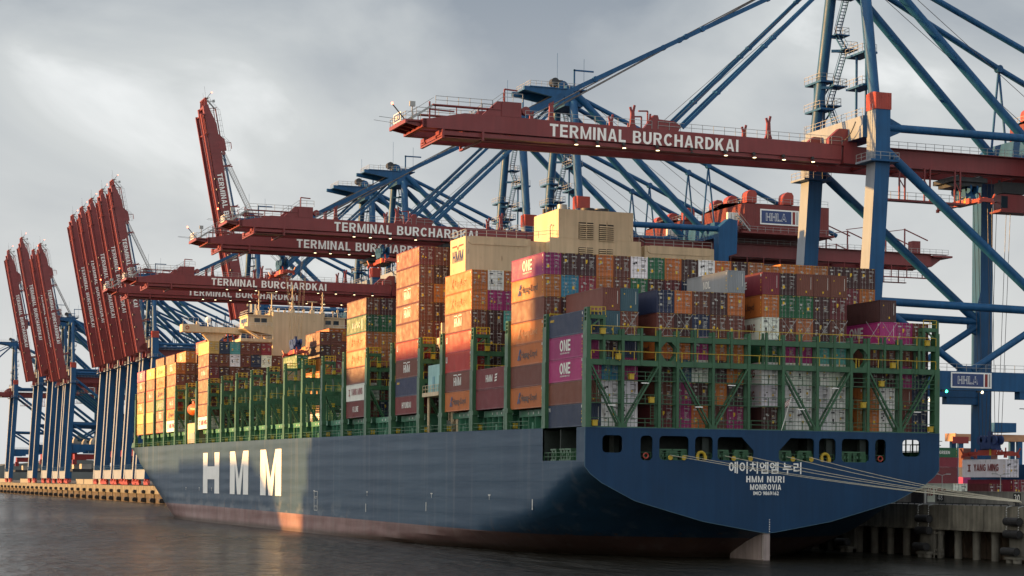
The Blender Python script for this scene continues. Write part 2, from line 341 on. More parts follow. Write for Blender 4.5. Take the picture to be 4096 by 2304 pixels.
for yy, lab in ((6.5, 'black rubber roller fenders stacked on the quay, first behind the stern'), (-14.2, 'black rubber roller fenders hung on chains at the right picture edge'), (27.5, 'black rubber roller fenders in the dark shade under the counter stern')):
    t = thing('quay_fender', lab, 'fender', (QX, yy, 0), 'roller fenders on the quay')
    for z, dx in ((5.0, -.1), (3.4, -.1), (1.2, -.5)):
        roller(-1.5, 1.5, dx-.5, z, .52).obj('roller', M_RUB, t); MB().tube((dx-.5, -1.56, z), (dx-.5, -1.5, z), .3, 10).obj('hub', M_DARK, t)
    mb = MB()
    for s in (-1.3, 1.3):
        for k in range(12): mb.tube((-.62, s+(k % 2)*.06, 6.8-k*.3), (-.62, s+(k % 2)*.06, 6.62-k*.3), .07, 6)
        mb.bar((.1, s, 6.95), (-.62, s, 6.8), .1)
    mb.obj('chain', M_GREY, t)
    MB().box(.05, -1.6, .5, .5, 1.6, 3.5).box(-.9, -1.3, .2, .6, 1.3, .5).tube((-.3, -.7, -3), (-.3, -.7, .2), .55, 12).tube((-.3, .9, -3), (-.3, .9, .2), .5, 12).obj('backing_frame', M_PILE, t)
for i in range(32):
    yy = 335+(i+10)*21.5
    t = tag(link('quay_fender', None, None, (QX, yy, 0)), 'paired tyre rollers with a post in the sunlit row along the far quay', 'fender', 'roller fenders on the quay')
    if i == 0:
        f1 = roller(-1.0, 1.0, -.75, 4.4, .8).obj('roller', M_RUB, t); f2 = roller(-1.2, 1.2, -.95, .9, 1.0).obj('roller', M_RUB, t); f3 = MB().box(-.3, -.3, -.2, .1, .3, 3.9).obj('post', M_CONC, t)
    else:
        for s in (f1, f2, f3): c = s.copy(); COL.objects.link(c); c.parent = t
# parapet wall behind the quay edge, broken by gaps at the crane legs
wm = {}
WX = 38.2
def wall_seg(y0, y1, label, zt=8.75):
    t = thing('parapet_wall', label, 'wall', (WX, y0, QZ), 'concrete parapet wall blocks on the quay')
    m = MB().box(0, 0, 0, .5, y1-y0-.05, zt-QZ).box(-.05, 0, zt-QZ-.14, 0, y1-y0-.05, zt-QZ); m.obj('wall_panel', M_CONC2, t); return t
w = wall_seg(-28, 13.2, 'grey concrete parapet wall with painted number 30 at right edge')
MB().box(-.03, 27.5, .35, 0, 29.2, 1.65).obj('number_board', M_DARK, w); words('30', .98, M_WHITE, w, (-.045, 28.35, .5), PORT)
w = wall_seg(13.25, 20.6, 'grey concrete parapet wall with painted number 48 beside the stern')
MB().box(-.03, 5.0, .35, 0, 6.8, 1.5).obj('number_board', M_DARK, w); words('48', .85, M_WHITE, w, (-.045, 5.9, .5), PORT)
wall_seg(27, 60, 'grey concrete parapet wall in shade behind the lower stern corner')
for k, (y0, y1) in enumerate(((795, 828), (830, 862), (864, 893), (957, 969), (1072, 1110), (1112, 1160), (1210, 1300))):
    wall_seg(y0, y1, 'pale sunlit concrete barrier block standing between far crane feet', 9.6)
t = thing('gate_post', 'dark grey flood gate leaf with white post beside the number 48', 'gate', (WX-.3, 22.9, QZ))
MB().box(0, 0, 0, .5, 3.6, 2.2).obj('gate_leaf', M_DARK, t); MB().box(-.1, -.2, 0, .2, 0, 1.9).obj('post', M_LGREY, t)
def bollard(y, label):
    t = thing('bollard', label, 'bollard', (QX+.9, y, QZ), 'bollards on the quay edge')
    MB().tube((0, 0, 0), (0, 0, .7), .28, 12).tube((0, 0, .7), (0, 0, .85), .42, 12).box(-.4, -.4, 0, .4, .4, .06).obj('bollard_body', M_DARK, t)
for y_, lb in ((-13.0, 'dark iron bollard at right edge that holds the mooring ropes'), (20.5, 'dark iron bollard on the quay edge behind the stern')): bollard(y_, lb)
MBr = MB()
for a in (-30, -12, 8.5): MBr.rail([(QX+.25, a, QZ), (QX+.25, a+16, QZ)], .22, 1.6, .05, 0)
tag(MBr.obj('edge_rail', M_DARK), 'low dark steel guard rail running along the quay edge', 'rail')

# ------------------------------------------------------------------ ship hull
def zdeck(y): return 16.42 + .0105*y - .0000133*y*y
TAB = [(3.2, 0), (3.35, .05), (4.7, .36), (6.07, .56), (7.3, .735), (9.5, .91), (10.6, .97), (11.5, 1.0)]
def g0(z):
    if z <= TAB[0][0]: return 0
    for (a, b), (c, d) in zip(TAB, TAB[1:]):
        if z <= c: return b+(d-b)*(z-a)/(c-a)
    return 1.0
SH = [(0, 0), (2.6, .6), (5, 1.3), (9, 2.8), (14.2, 5.0), (22, 6.8), (33, 8.3), (50, 9.6), (70, 10.6), (90, 11.5), (110, 13)]
def shift(y):
    for (a, b), (c, d) in zip(SH, SH[1:]):
        if y <= c: return b+(d-b)*(y-a)/(c-a)
    return 20
def half(y, z):
    b = 25.5
    if y < 108: b *= g0(z+shift(y))
    t = max(0, min(1, (z+1)/19.0)); ys = 238+(330-238)*t**.85; ye = 352+10*t**1.5
    if y > ys:
        u = min(1, (y-ys)/(ye-ys)); b *= max(0, 1-u**2.1)
    return b
def hull_mat():
    m = bpy.data.materials.new('hull_paint'); m.use_nodes = True; t = m.node_tree; b = t.nodes['Principled BSDF']; Ln = t.links.new
    def node(k, **kw):
        n = t.nodes.new(k)
        for a, v in kw.items(): setattr(n, a, v)
        return n
    g = node('ShaderNodeNewGeometry'); s = node('ShaderNodeSeparateXYZ'); Ln(g.outputs['Position'], s.inputs[0])
    def math_(op, a, c):
        n = node('ShaderNodeMath', operation=op)
        for i, v in enumerate((a, c)):
            if isinstance(v, (int, float)): n.inputs[i].default_value = v
            else: Ln(v, n.inputs[i])
        return n.outputs[0]
    def noise(sc, st, d=4):
        mp_ = node('ShaderNodeMapping'); mp_.inputs['Scale'].default_value = st; Ln(g.outputs['Position'], mp_.inputs[0]); n = node('ShaderNodeTexNoise'); n.inputs['Scale'].default_value = sc; n.inputs['Detail'].default_value = d; Ln(mp_.outputs[0], n.inputs['Vector']); return n.outputs['Fac']
    def rng(v, a, c, d, e):
        r_ = node('ShaderNodeMapRange'); [setattr(r_.inputs[i+1], 'default_value', x) for i, x in enumerate((a, c, d, e))]; Ln(v, r_.inputs[0]); return r_.outputs[0]
    def mix(f, a, c):
        x = node('ShaderNodeMix', data_type='RGBA')
        if isinstance(f, float): x.inputs['Factor'].default_value = f
        else: Ln(f, x.inputs['Factor'])
        for nm, v in (('A', a), ('B', c)):
            if isinstance(v, tuple): x.inputs[nm].default_value = v
            else: Ln(v, x.inputs[nm])
        return x.outputs['Result']
    zb = math_('ADD', math_('MULTIPLY', math_('MINIMUM', s.outputs['Y'], 240), .0048), 2.45)
    dz = math_('SUBTRACT', s.outputs['Z'], zb)
    blue = mix(rng(noise(.25, (1, .5, .12)), .35, .7, 0, 1), (.009, .040, .086, 1), (.015, .052, .100, 1))
    # chalky, scuffed paint low down, in patches
    scuff = math_('MULTIPLY', rng(s.outputs['Y'], 75, 110, 0, 1), math_('MULTIPLY', rng(noise(.5, (1, .35, .8), 6), .5, .62, 0, 1), rng(dz, 4.0, .2, 0, .5)))
    blue = mix(scuff, blue, (.16, .18, .20, 1))
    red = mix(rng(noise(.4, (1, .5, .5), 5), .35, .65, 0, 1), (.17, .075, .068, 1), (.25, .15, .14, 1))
    red = mix(rng(s.outputs['Y'], 110, 25, 0, .8), red, (.055, .034, .030, 1))  # darker towards the stern: shade of the overhang put into the colour
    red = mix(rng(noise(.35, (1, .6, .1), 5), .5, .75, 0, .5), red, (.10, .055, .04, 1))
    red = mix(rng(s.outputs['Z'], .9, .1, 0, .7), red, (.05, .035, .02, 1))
    c = mix(rng(dz, -.02, .02, 0, 1), red, blue)
    rust = math_('MULTIPLY', rng(noise(.9, (1, 1, .07), 3), .62, .72, 0, 1), rng(math_('ABSOLUTE', math_('SUBTRACT', dz, -.2), 0), 2.2, .3, 0, .8))
    c = mix(rust, c, (.12, .05, .015, 1))
    # salt and water streaks below the deck edge, plate seams
    c = mix(rng(noise(.55, (1, 1, .05), 4), .54, .75, 0, .22), c, (.20, .21, .22, 1))
    drip = math_('MULTIPLY', rng(noise(.8, (1, 1, .03), 2), .68, .78, 0, 1), rng(s.outputs['Z'], 6, 13, 0, .35)); c = mix(drip, c, (.09, .055, .035, 1))
    Ln(c, b.inputs['Base Color'])
    fr = math_('FRACT', math_('MULTIPLY', s.outputs['Z'], .42), 0); seam = rng(fr, .0, .04, 1, 0); seam2 = rng(math_('FRACT', math_('MULTIPLY', s.outputs['Y'], 1/12.0), 0), 0, .008, 1, 0)
    dent = noise(.42, (1, .1, 1.0), 3)
    h = math_('ADD', math_('MULTIPLY', dent, .42), math_('MULTIPLY', math_('MAXIMUM', seam, seam2), -.03))
    h = math_('ADD', h, math_('MULTIPLY', noise(.5, (1, .55, .03), 2), .05))
    band = node('ShaderNodeMath', operation='SINE'); Ln(math_('MULTIPLY', s.outputs['Z'], 2.7), band.inputs[0])
    h = math_('ADD', h, math_('MULTIPLY', band.outputs[0], math_('MULTIPLY', rng(noise(.12, (1, .4, 1), 2), .35, .7, .02, .16), rng(s.outputs['Y'], 20, 200, .35, 1))))
    bp = node('ShaderNodeBump'); bp.inputs['Strength'].default_value = .55; bp.inputs['Distance'].default_value = .5; Ln(h, bp.inputs['Height']); Ln(bp.outputs[0], b.inputs['Normal'])
    b.inputs['Roughness'].default_value = .5; b.inputs['Specular IOR Level'].default_value = .38
    return m
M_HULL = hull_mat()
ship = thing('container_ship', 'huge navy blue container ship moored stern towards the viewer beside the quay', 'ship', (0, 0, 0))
YS = [0, 1.3, 2.6, 5, 7, 9.5, 12, 14.2, 18, 22, 27, 33, 40, 50, 60, 70, 80, 90, 110] + list(range(130, 236, 15)) + list(range(238, 364, 4)) + [362.5]
def zbot(y): return max(-4.0, 3.2-shift(y))
NL = 15
def levels(y):
    a = zbot(y); zd = zdeck(min(y, 345))
    return [a+(12.3-a)*(i/NL)**1.0 for i in range(NL)] + [12.3, 14.2, zd]
mb = MB(); idx = {}
for sgn in (-1, 1):
    for i, yv in enumerate(YS):
        for j, z in enumerate(levels(yv)): idx[sgn, i, j] = len(mb.v); mb.v.append((sgn*half(yv, z), yv, z))
    for i in range(len(YS)-1):
        for j in range(NL+2):
            if 2.6 <= YS[i] < 14.2 and j >= NL: continue
            mb.f.append((idx[sgn, i, j], idx[sgn, i+1, j], idx[sgn, i+1, j+1], idx[sgn, i, j+1])); mb.mi.append(0)
for i in range(len(YS)-1):
    mb.f.append((idx[-1, i, 0], idx[1, i, 0], idx[1, i+1, 0], idx[-1, i+1, 0])); mb.mi.append(0)
hull = mb.obj('hull', M_HULL, ship); bmm = bmesh.new(); bmm.from_mesh(hull.data); bmesh.ops.remove_doubles(bmm, verts=bmm.verts, dist=.001); bmm.to_mesh(hull.data); bmm.free(); smooth_by_angle(hull, 30)
mb = MB()
for i in range(len(YS)-1):
    a = [(half(y_, zdeck(min(y_, 345))), y_, zdeck(min(y_, 345))-.02) for y_ in (YS[i], YS[i+1])]
    mb.add([(-a[0][0]+.05, a[0][1], a[0][2]), (a[0][0]-.05, a[0][1], a[0][2]), (a[1][0]-.05, a[1][1], a[1][2]), (-a[1][0]+.05, a[1][1], a[1][2])], [(0, 1, 2, 3)])
mb.obj('main_deck', M_GREEND, ship)
# transom plate with its row of rounded openings
def rounded(x0, z0, x1, z1, r=.55, cuts=()):
    pts = []
    for k, (cx, cz, a0) in enumerate(((x1-r, z0+r, -90), (x1-r, z1-r, 0), (x0+r, z1-r, 90), (x0+r, z0+r, 180))):
        if k in cuts:
            d = 1.7
            pts += [(x1, z1-d), (x1-d, z1)] if k == 1 else [(x0+d, z1), (x0, z1-d)]
        else: pts += [(cx+r*math.cos(R(a0+i*15)), cz+r*math.sin(R(a0+i*15))) for i in range(7)]
    return pts
HOLES = [(-23.16, 13.28, -20.42, 15.45, ()), (-17.97, 12.37, -16.3, 15.47, ()), (-15.39, 12.43, -11.29, 15.47, ()), (-10.4, 12.47, -7.9, 15.47, ()), (-7.24, 12.5, -2.1, 15.47, (1,)), (1.52, 12.45, 6.69, 15.47, (2,)), (7.38, 12.45, 9.88, 15.5, ()), (10.75, 12.45, 14.83, 15.5, ()), (15.75, 12.45, 17.37, 15.5, ()), (19.89, 13.3, 22.56, 15.5, ())]
cu = bpy.data.curves.new('transom', 'CURVE'); cu.dimensions = '2D'; cu.fill_mode = 'BOTH'; cu.extrude = .1
zs = [3.2, 3.25, 3.35, 4.0, 4.7, 5.4, 6.07, 6.7, 7.3, 8.0, 8.8, 9.5, 10.1, 10.6, 11.0, 11.5, 16.42]
pl = [(half(0, z), z) for z in zs]; pl = pl + [(-a, b) for a, b in pl[::-1]]
for pts in [pl] + [rounded(a, b, c, d, cuts=k) for a, b, c, d, k in HOLES]:
    sp = cu.splines.new('POLY'); sp.points.add(len(pts)-1); sp.use_cyclic_u = True
    for p, (a, b) in zip(sp.points, pts): p.co = (a, b, 0, 1)
to = bpy.data.objects.new('transom', cu); COL.objects.link(to); m = bpy.data.meshes.new_from_object(to.evaluated_get(bpy.context.evaluated_depsgraph_get())); bpy.data.objects.remove(to); bpy.data.curves.remove(cu)
for v in m.vertices: v.co = (v.co.x, -v.co.z-.1, v.co.y)
m.materials.clear(); m.materials.append(mat('stern_navy', (.006, .038, .100), .5, .12, .15, .10, spec=.3)); transom = link('transom', m, ship)
mb = MB()
for a, b in zip(pl, pl[1:]): mb.bar((a[0], -.2, a[1]), (b[0], -.2, b[1]), .07)
mb.obj('transom_edge', mat('edge_weld_blue', (.04, .10, .15), .5), ship)
mb = MB().prism([(0, -4), (0, 3.4), (.25, 3.3), (5.5, 3.4), (8.0, 2.4), (9.4, .9), (9.8, -4)], 'x', -.45, .45); rud = mb.obj('rudder', mat('rudder_antifouling', (.30, .245, .235), .6, .2, .4, .25, rust=.15), ship)
mb = MB()
for k in range(18): mb.box(-.49, .12, -.1+k*.27, -.455, .3, .02+k*.27)
for k in range(6): mb.box(.2, -.215, 3.35+k*.3, .32, -.205, 3.5+k*.3)
mb.obj('draught_marks', M_MARKW, rud)
# mooring deck seen through the openings
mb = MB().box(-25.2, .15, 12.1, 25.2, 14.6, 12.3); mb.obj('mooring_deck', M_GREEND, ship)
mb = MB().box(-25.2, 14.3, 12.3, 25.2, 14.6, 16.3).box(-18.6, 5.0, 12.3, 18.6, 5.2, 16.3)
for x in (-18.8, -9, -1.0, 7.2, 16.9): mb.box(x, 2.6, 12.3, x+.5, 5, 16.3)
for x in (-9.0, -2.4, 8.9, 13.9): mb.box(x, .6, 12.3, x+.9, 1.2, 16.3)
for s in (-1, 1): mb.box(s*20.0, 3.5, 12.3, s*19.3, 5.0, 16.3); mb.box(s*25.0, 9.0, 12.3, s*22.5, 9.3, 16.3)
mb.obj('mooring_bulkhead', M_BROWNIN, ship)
fm = MB()
for s in (-.55, .55): fm.box(s-.28, -.35, 0, s+.28, .35, 1.35)
fm.box(-.95, -.45, 1.35, .95, .45, 1.55).box(-.95, -.45, 0, .95, .45, .2).tube((-.27, -.5, .78), (-.27, .5, .78), .17, 10).tube((.27, -.5, .78), (.27, .5, .78), .17, 10).bar((-1.05, -.3, 0), (-.85, -.3, 1.5), .16, .3).bar((1.05, -.3, 0), (.85, -.3, 1.5), .16, .3)
fmesh = fm.mesh('roller_fairlead', M_GREEN)
for x in (-14.4, -12.3, -6.4, -3.6, 2.6, 5.6, 11.7, 13.6): link('roller_fairlead', fmesh, ship, (x, .75, 12.3))
ym = MB()
for a in range(0, 180, 12):
    p = [(.55*math.cos(R(b)), 0, .7+.5*math.sin(R(b))) for b in (a, a+12)]; ym.tube(p[0], p[1], .2, 8)
ym.bar((-.55, 0, 0), (-.55, 0, .75), .4).bar((.55, 0, 0), (.55, 0, .75), .4); ymm = ym.mesh('panama_chock', M_YEL)
for x in (-9.3, 8.6): link('panama_chock', ymm, ship, (x, .35, 12.3))
disc = MB().tube((0, -.03, 0), (0, .03, 0), .32, 16).mesh('rope_guard', M_YEL)
for x in (-13.9, -12.0, -5.0, -2.6, 3.5, 6.2): link('rope_guard', disc, ship, (x, -.34, 12.75))
def ringmesh(n, r, t_, matl):
    b = MB()
    for i in range(20):
        a, c = R(i*18), R(i*18+18); b.tube((r*math.cos(a), 0, r*math.sin(a)), (r*math.cos(c), 0, r*math.sin(c)), t_, 6)
    return b.mesh(n, matl)
lb = ringmesh('lifebuoy', .33, .09, M_ORED)
for x in (-17.1, 16.7): link('lifebuoy', lb, ship, (x, .1, 12.95))
mb = MB()
for a, b, c, d, k in HOLES[1:9]: mb.rail([(a, .3, 12.4), (c, .3, 12.4)], 1.0, .9, .03)
for s in (-1, 1): mb.rail([(s*25.3, 2.7, 12.3), (s*25.3, 14.1, 12.3)], 1.05, 1.4, .03); mb.rail([(s*25.0, 2.9, 12.3), (s*23, 2.9, 12.3)], 2.6, 1, .04, 3)
mb.obj('mooring_rail', M_GREEN, ship); mb = MB()
for i in range(7): mb.bar((24.6, 3.2+i*1.7, 12.3), (24.6, 3.2+i*1.7, 16.2), .16)
for z in (13.2, 14.1, 15.0, 15.8): mb.bar((24.6, 2.8, z), (24.6, 14, z), .1)
mb.stair((22.8, 6.0, 12.4), (24.4, 11.5, 16.2), .9).stair((20.5, 9, 16), (23.5, 9.2, 12.4), .8); mb.box(24.5, 3, 12.3, 24.7, 14, 14.0); mb.obj('deck_ladder', M_GREEND, ship)
for y_ in (11.3, 8.3, 6.3):
    link('roller_fairlead', fmesh, ship, (-24.7, y_, 12.3), (0, 0, R(90)))
# writing on the hull
script_text('에이치엠엠 누리', 1.62, M_WHITE, ship, (-.35, -.235, 10.98), offset=.03, sx=.98, name='hull_lettering')
words('HMM NURI', .82, M_WHITE, ship, (-.4, -.235, 9.72), gap=.2, name='hull_lettering'); words('MONROVIA', .72, M_WHITE, ship, (-.35, -.235, 8.76), gap=.17, condense=.9, name='hull_lettering'); script_text('IMO 9869162', .66, M_WHITE, ship, (-.3, -.235, 8.1), offset=.01, name='hull_lettering')
def big(ps, y0): flat('hull_lettering', [[(a, b) for a, b in p] for p in ps], M_WHITE, ship, (-25.56, y0, 6.45), 1, PORT)
hh = 9.35
big([rc(0, 0, 5.1, hh), rc(12.8, 0, 17.9, hh), rc(5.1, 3.25, 12.8, 6.2)], 232.1)
for y0 in (203.0, 174.0): big([rc(0, 0, 4.9, hh), rc(13.1, 0, 18.0, hh), [(4.9, hh), (4.9, 6.8), (7.3, 0), (9, 0), (9, 3.3)], [(13.1, hh), (9, 3.3), (9, 0), (10.7, 0), (13.1, 6.8)]] , y0)
mb = MB()
for y_, z in ((128, 5.9),): 
    for a in (0, 2.3): mb.box(-25.57, y_+a, z-1.9, -25.55, y_+a+.12, z+1.6)
    for a in (-1.9, 1.6): mb.box(-25.57, y_, z+a, -25.55, y_+2.42, z+a+.1)
for y_ in (95, 60, 34, 236, 252, 222, 158, 130): mb.box(-25.57, y_, 7.6, -25.55, y_+.9, 7.75).box(-25.57, y_+.4, 7.0, -25.55, y_+.5, 7.6)
for y_ in (96, 63, 17.5): mb.box(-25.57, y_, 4.2+.02*(100-y_), -25.55, y_+.25, 5.6+.02*(100-y_))
mb.obj('hull_marks', M_MARKW, ship)
script_text('PILOT', .7, M_MARKW, ship, (-25.58, 129.2, 6.2), PORT); script_text('NO TUG', .55, M_MARKW, ship, (-25.58, 129.2, 4.6), PORT)

# ------------------------------------------------------------------ lashing bridges, hatches, houses
PY = [.35, 14.14, 28.43, 42.8, 56.85, 67.86, 82.85, 97.37, 111.9, 126.37, 140.93, 154.97, 169.6, 184.35, 198.64, 213.61, 228.03, 242.16, 254.28, 268.31, 283.31, 298.08, 312.69, 326.85]
XF = [-20.46, -15.4, -12.9, -7.9, -2.85, 2.1, 7.1, 12.1, 14.65, 19.55]
XU = [-23.0, -17.9, -10.5, -5.35, -.36, 4.6, 9.6, 17.1, 22.3]
def lashing_bridge(k):
    t = link('lashing_bridge', None, ship)
    mb = MB()
    for z0, z1 in ((10.85, 11.55), (7.75, 8.45)):
        mb.box(-25.0, -.55, z0, 25.0, -.35, z1).box(-25.0, .35, z0, 25.0, .55, z1).box(-25, -.35, z1-.1, 25, .35, z1-.04)
    mb.obj('platform_beam', M_GREEN, t)
    mb = MB()
    for z in (5.95, 3.1, .12): mb.box(-25, -.4, z-.1, 25, .4, z)
    mb.obj('walkway', M_GREEN, t)
    pf = MB().box(-.19, -.62, 0, .19, -.36, 12.3).box(-.19, .36, 0, .19, .62, 12.3).mesh('post', M_GREEN)
    pu = MB().box(-.15, -.62, 7.8, .15, -.38, 12.5).box(-.15, .38, 7.8, .15, .6, 12.5).mesh('stanchion', M_GREEN)
    for x in XF: link('post', pf, t, (x, 0, 0))
    for x in XU: link('stanchion', pu, t, (x, 0, 0))
    tw = MB().box(-.38, -.62, 0, .38, .62, 8.6).box(-.30, -.62, 8.6, .30, .62, 13.2).box(-.24, -.5, 13.2, .24, -.3, 14.9).box(-.24, .3, 13.2, .24, .5, 14.9).box(-.24, -.3, 14.7, .24, .3, 14.9)
    for z in (13.7, 14.2): tw.box(-.24, -.3, z, .24, .3, z+.12)
    twm = tw.mesh('tower_post', M_GREEN)
    link('tower_post', twm, t, (-25.1, 0, 0)); link('tower_post', twm, t, (25.1, 0, 0))
    tp = MB().box(-24.9, -.6, 13.45, -22.85, .6, 13.95).box(-23.2, -.6, 8.45, -22.85, -.3, 13.45).box(-23.2, .3, 8.45, -22.85, .6, 13.45).bar((-24.8, -.4, 12.4), (-23.6, -.4, 13.45), .2).mesh('tower_platform', M_GREEN)
    link('tower_platform', tp, t); o = link('tower_platform', tp, t); o.scale = (-1, 1, 1)
    for c, a, b in ((-20.46, -24.9, -15.4), (-7.9, -12.9, -2.85), (7.1, 2.1, 12.1), (19.55, 14.65, 24.7)):
        m = MB()
        for y in (-.5, .5): m.bar((c-.3, y, .3), (a+.2, y, 7.75), .28, .2).bar((c+.3, y, .3), (b-.2, y, 7.75), .28, .2)
        m.box(c-.55, -.6, 0, c+.55, .6, .5); m.obj('brace', M_GREEN, t)
    mb = MB()
    for x, d in ((-15.4, 1), (-12.9, -1), (12.1, 1), (14.65, -1)):
        for y in (-.5, .5): mb.prism([(x, 8.45), (x+d*.9, 8.45), (x+d*.2, 9.3), (x+d*.2, 10.1), (x+d*.9, 10.85), (x, 10.85)], 'y', y-.06, y+.06)
    mb.obj('gusset', M_GREEN, t)
    mb = MB()
    for z in (11.55, 8.45): mb.rail([(-24.8, -.66, z), (24.8, -.66, z)], 1.05, 3.0, .04, 0)
    for s in (-1, 1): mb.rail([(s*24.9, -.6, 13.95), (s*22.9, -.6, 13.95)], 1.0, 1.0, .04)
    mb.rail([(-24.9, .6, 13.95), (-22.9, .6, 13.95)], 1.0, 1.0, .04)
    for x in (-21.0, -12.4, 12.7, 19.0): mb.bar((x, -.68, 8.3), (x, -.68, 9.6), .09)
    mb.obj('yellow_railing', M_YEL, t)
    mb = MB()
    for z in (5.95, 3.1, .12): mb.rail([(-24.8, -.5, z), (24.8, -.5, z)], 1.05, 2.5, .035, 1)
    mb.obj('railing', M_GREEN, t)
    mb = MB()
    for s in (-.25, .25): mb.bar((s, -.6, -2.8), (s, -.6, .9), .05)
    for i in range(10): mb.bar((-.25, -.6, -2.7+i*.35), (.25, -.6, -2.7+i*.35), .04)
    lam = mb.mesh('ladder', M_GREEN)
    for x, z in ((-22.5, 8.5), (-16.4, 3.2), (13.3, 3.2), (21.5, 8.5), (-23.8, 5.9), (16, 6)):
        link('ladder', lam, t, (x, 0, z))
    bm_ = MB().box(-.3, -.25, 0, .3, .25, .62).box(-.36, -.3, .62, .36, .3, .72).mesh('gear_box', M_YEL)
    for x, z in ((-23.3, 11.56), (-21.2, 8.46), (-19.4, 6.0), (-16.6, 3.15), (-24.3, .15), (18.2, 8.46), (16.5, 6.0), (13.8, 3.15), (24.0, .15), (23.4, 11.56)): link('gear_box', bm_, t, (x, -.75, z))
    lm = MB().box(-.5, -.1, -.06, .5, .1, .06).mesh('strip_light', M_WHITE)
    for x in (-22, -17.5, -10, -5.4, 4.6, 9.6, 22): link('strip_light', lm, t, (x, -.72, 5.6 if int(x) % 2 else 2.75))
    return t
lb0 = lashing_bridge(0); lb0.location = (0, PY[0], zdeck(0)+.02)
for k in range(1, 24):
    o = clone(lb0, ship); o.location = (0, PY[k], zdeck(PY[k])+.02)
# pedestals at the ship's side, hatch coamings, deck edge railing
ped = MB().box(-.42, -.75, 0, .42, -.35, 2.3).box(-.42, .35, 0, .42, .75, 2.3).box(-.42, -1.0, 2.3, .42, 1.0, 2.9).mesh('tower_pedestal', M_GREEN)
for k in range(2, 24):
    for s in (-1, 1): link('tower_pedestal', ped, ship, (s*25.1-s*.02, PY[k], zdeck(PY[k])))
def zstack(k): return [16.56, 19.42][k] if k < 2 else 19.42+.2+(zdeck(PY[k]+8)-zdeck(22))*1.25
def coaming(k, x=22.9):
    y0, y1, z0, z1 = PY[k]+1.3, PY[k+1]-.9, zdeck(PY[k]), zstack(k)-.12
    mb = MB().box(-x, y0, z0-.1, x, y1, z1-.9).box(-x-.9, y0+.1, z1-.9, x+.9, y1-.1, z1)
    for s in (-1, 1):
        n = max(2, int((y1-y0)/2.4))
        for i in range(n): mb.box(s*x, y0+.8+i*2.4, z0, s*(x+1.0), y0+.95+i*2.4, z1-.95)
        mb.box(s*(x+.2), y0+2, z0, s*(x+1.1), y0+3.2, z0+1.3).box(s*(x+.2), y0+6.5, z0, s*(x+.9), y0+7.2, z0+1.0)
    c = mb.obj('hatch_coaming', M_GREENL, ship)
    mk = MB()
    for i in range(4): mk.box(-x-.03-.9, y0+2.6+i*1.9, z1-.62, -x-.9, y0+2.85+i*1.9, z1-.3)
    mk.obj('hatch_marks', M_MARKW, c)
M_GREENL = mat('hatch_cover_green', (.05, .19, .12), .5, .15, .4, .15, rust=.05)
for k in range(1, 23):
    if k not in (4, 17): coaming(k)
mb = MB()
for a in range(0, 330, 10):
    if a < 15: continue
    mb.rail([(-25.3, a, zdeck(a)), (-25.3, a+10, zdeck(a+10))], 1.05, 1.6, .03, 1)
mb.obj('deck_railing', M_GREEN, ship)
mb = MB()
for sgn in (-1, 1):
    prev = None
    for y_ in range(328, 358, 3):
        p = (sgn*half(y_, zdeck(y_)), y_, zdeck(y_)); 
        if prev: mb.add([prev, p, (p[0]-sgn*.25, p[1], p[2]+1.35), (prev[0]-sgn*.25, prev[1], prev[2]+1.35)], [(0, 1, 2, 3)])
        prev = p
mb.obj('bow_bulwark', M_GREEN, ship)

# engine casing with funnels
ec = link('engine_casing', None, ship)
mb = MB().box(-7.62, 57.5, 17, 7.78, 67.2, 47.45); mb.box(-6.2, 57.48, 47.45, 6.42, 68.0, 51.92)
mb.box(-10.4, 59.4, 17, 10.4, 65.6, 46.9)
for a, b in ((-21.05, -10.4), (8.9, 21.05)): mb.box(a, 58.5, 17, b, 65.7, 47.05)
for z in (49.5, 47.5, 44.2, 41.0): mb.box(-6.22 if z > 47.45 else -7.64, 57.46, z, 6.44 if z > 47.45 else 7.8, 57.48, z+.03)
for a, b in ((-20.6, -10.8), (9.3, 20.6)): mb.prism([(a+.5, 45.85), (b-.5, 45.85), (b, 46.2), (b, 46.85), (b-.5, 47.1), (a+.5, 47.1), (a, 46.85), (a, 46.2)], 'y', 58.35, 58.5)
mb.obj('casing_wall', M_CREAM, ec)
M_LOUV = mat('louvre_shadow', (.03, .025, .02), .7, .1)
for x0, x1, z0, z1 in ((-2.84, -.36, 47.4, 50.0), (.58, 3.05, 47.2, 49.85), (-2.84, -.4, 43.9, 46.1), (.58, 3.0, 43.8, 46.0)):
    l = MB().box(x0, 57.42, z0, x1, 57.45, z1).obj('louvre', M_LOUV, ec); s = MB(); n = int((z1-z0)/.31)
    for i in range(n): s.add([(x0+.03, 57.2, z0+i*.31+.04), (x1-.03, 57.2, z0+i*.31+.04), (x1-.03, 57.4, z0+i*.31+.22), (x0+.03, 57.4, z0+i*.31+.22), (x0+.03, 57.2, z0+i*.31+.01), (x1-.03, 57.2, z0+i*.31+.01), (x1-.03, 57.4, z0+i*.31+.19), (x0+.03, 57.4, z0+i*.31+.19)], [(0, 1, 2, 3), (7, 6, 5, 4), (0, 4, 5, 1)])
    s.box((x0+x1)/2-.04, 57.15, z0, (x0+x1)/2+.04, 57.3, z1); s.obj('slats', M_CREAM, l)
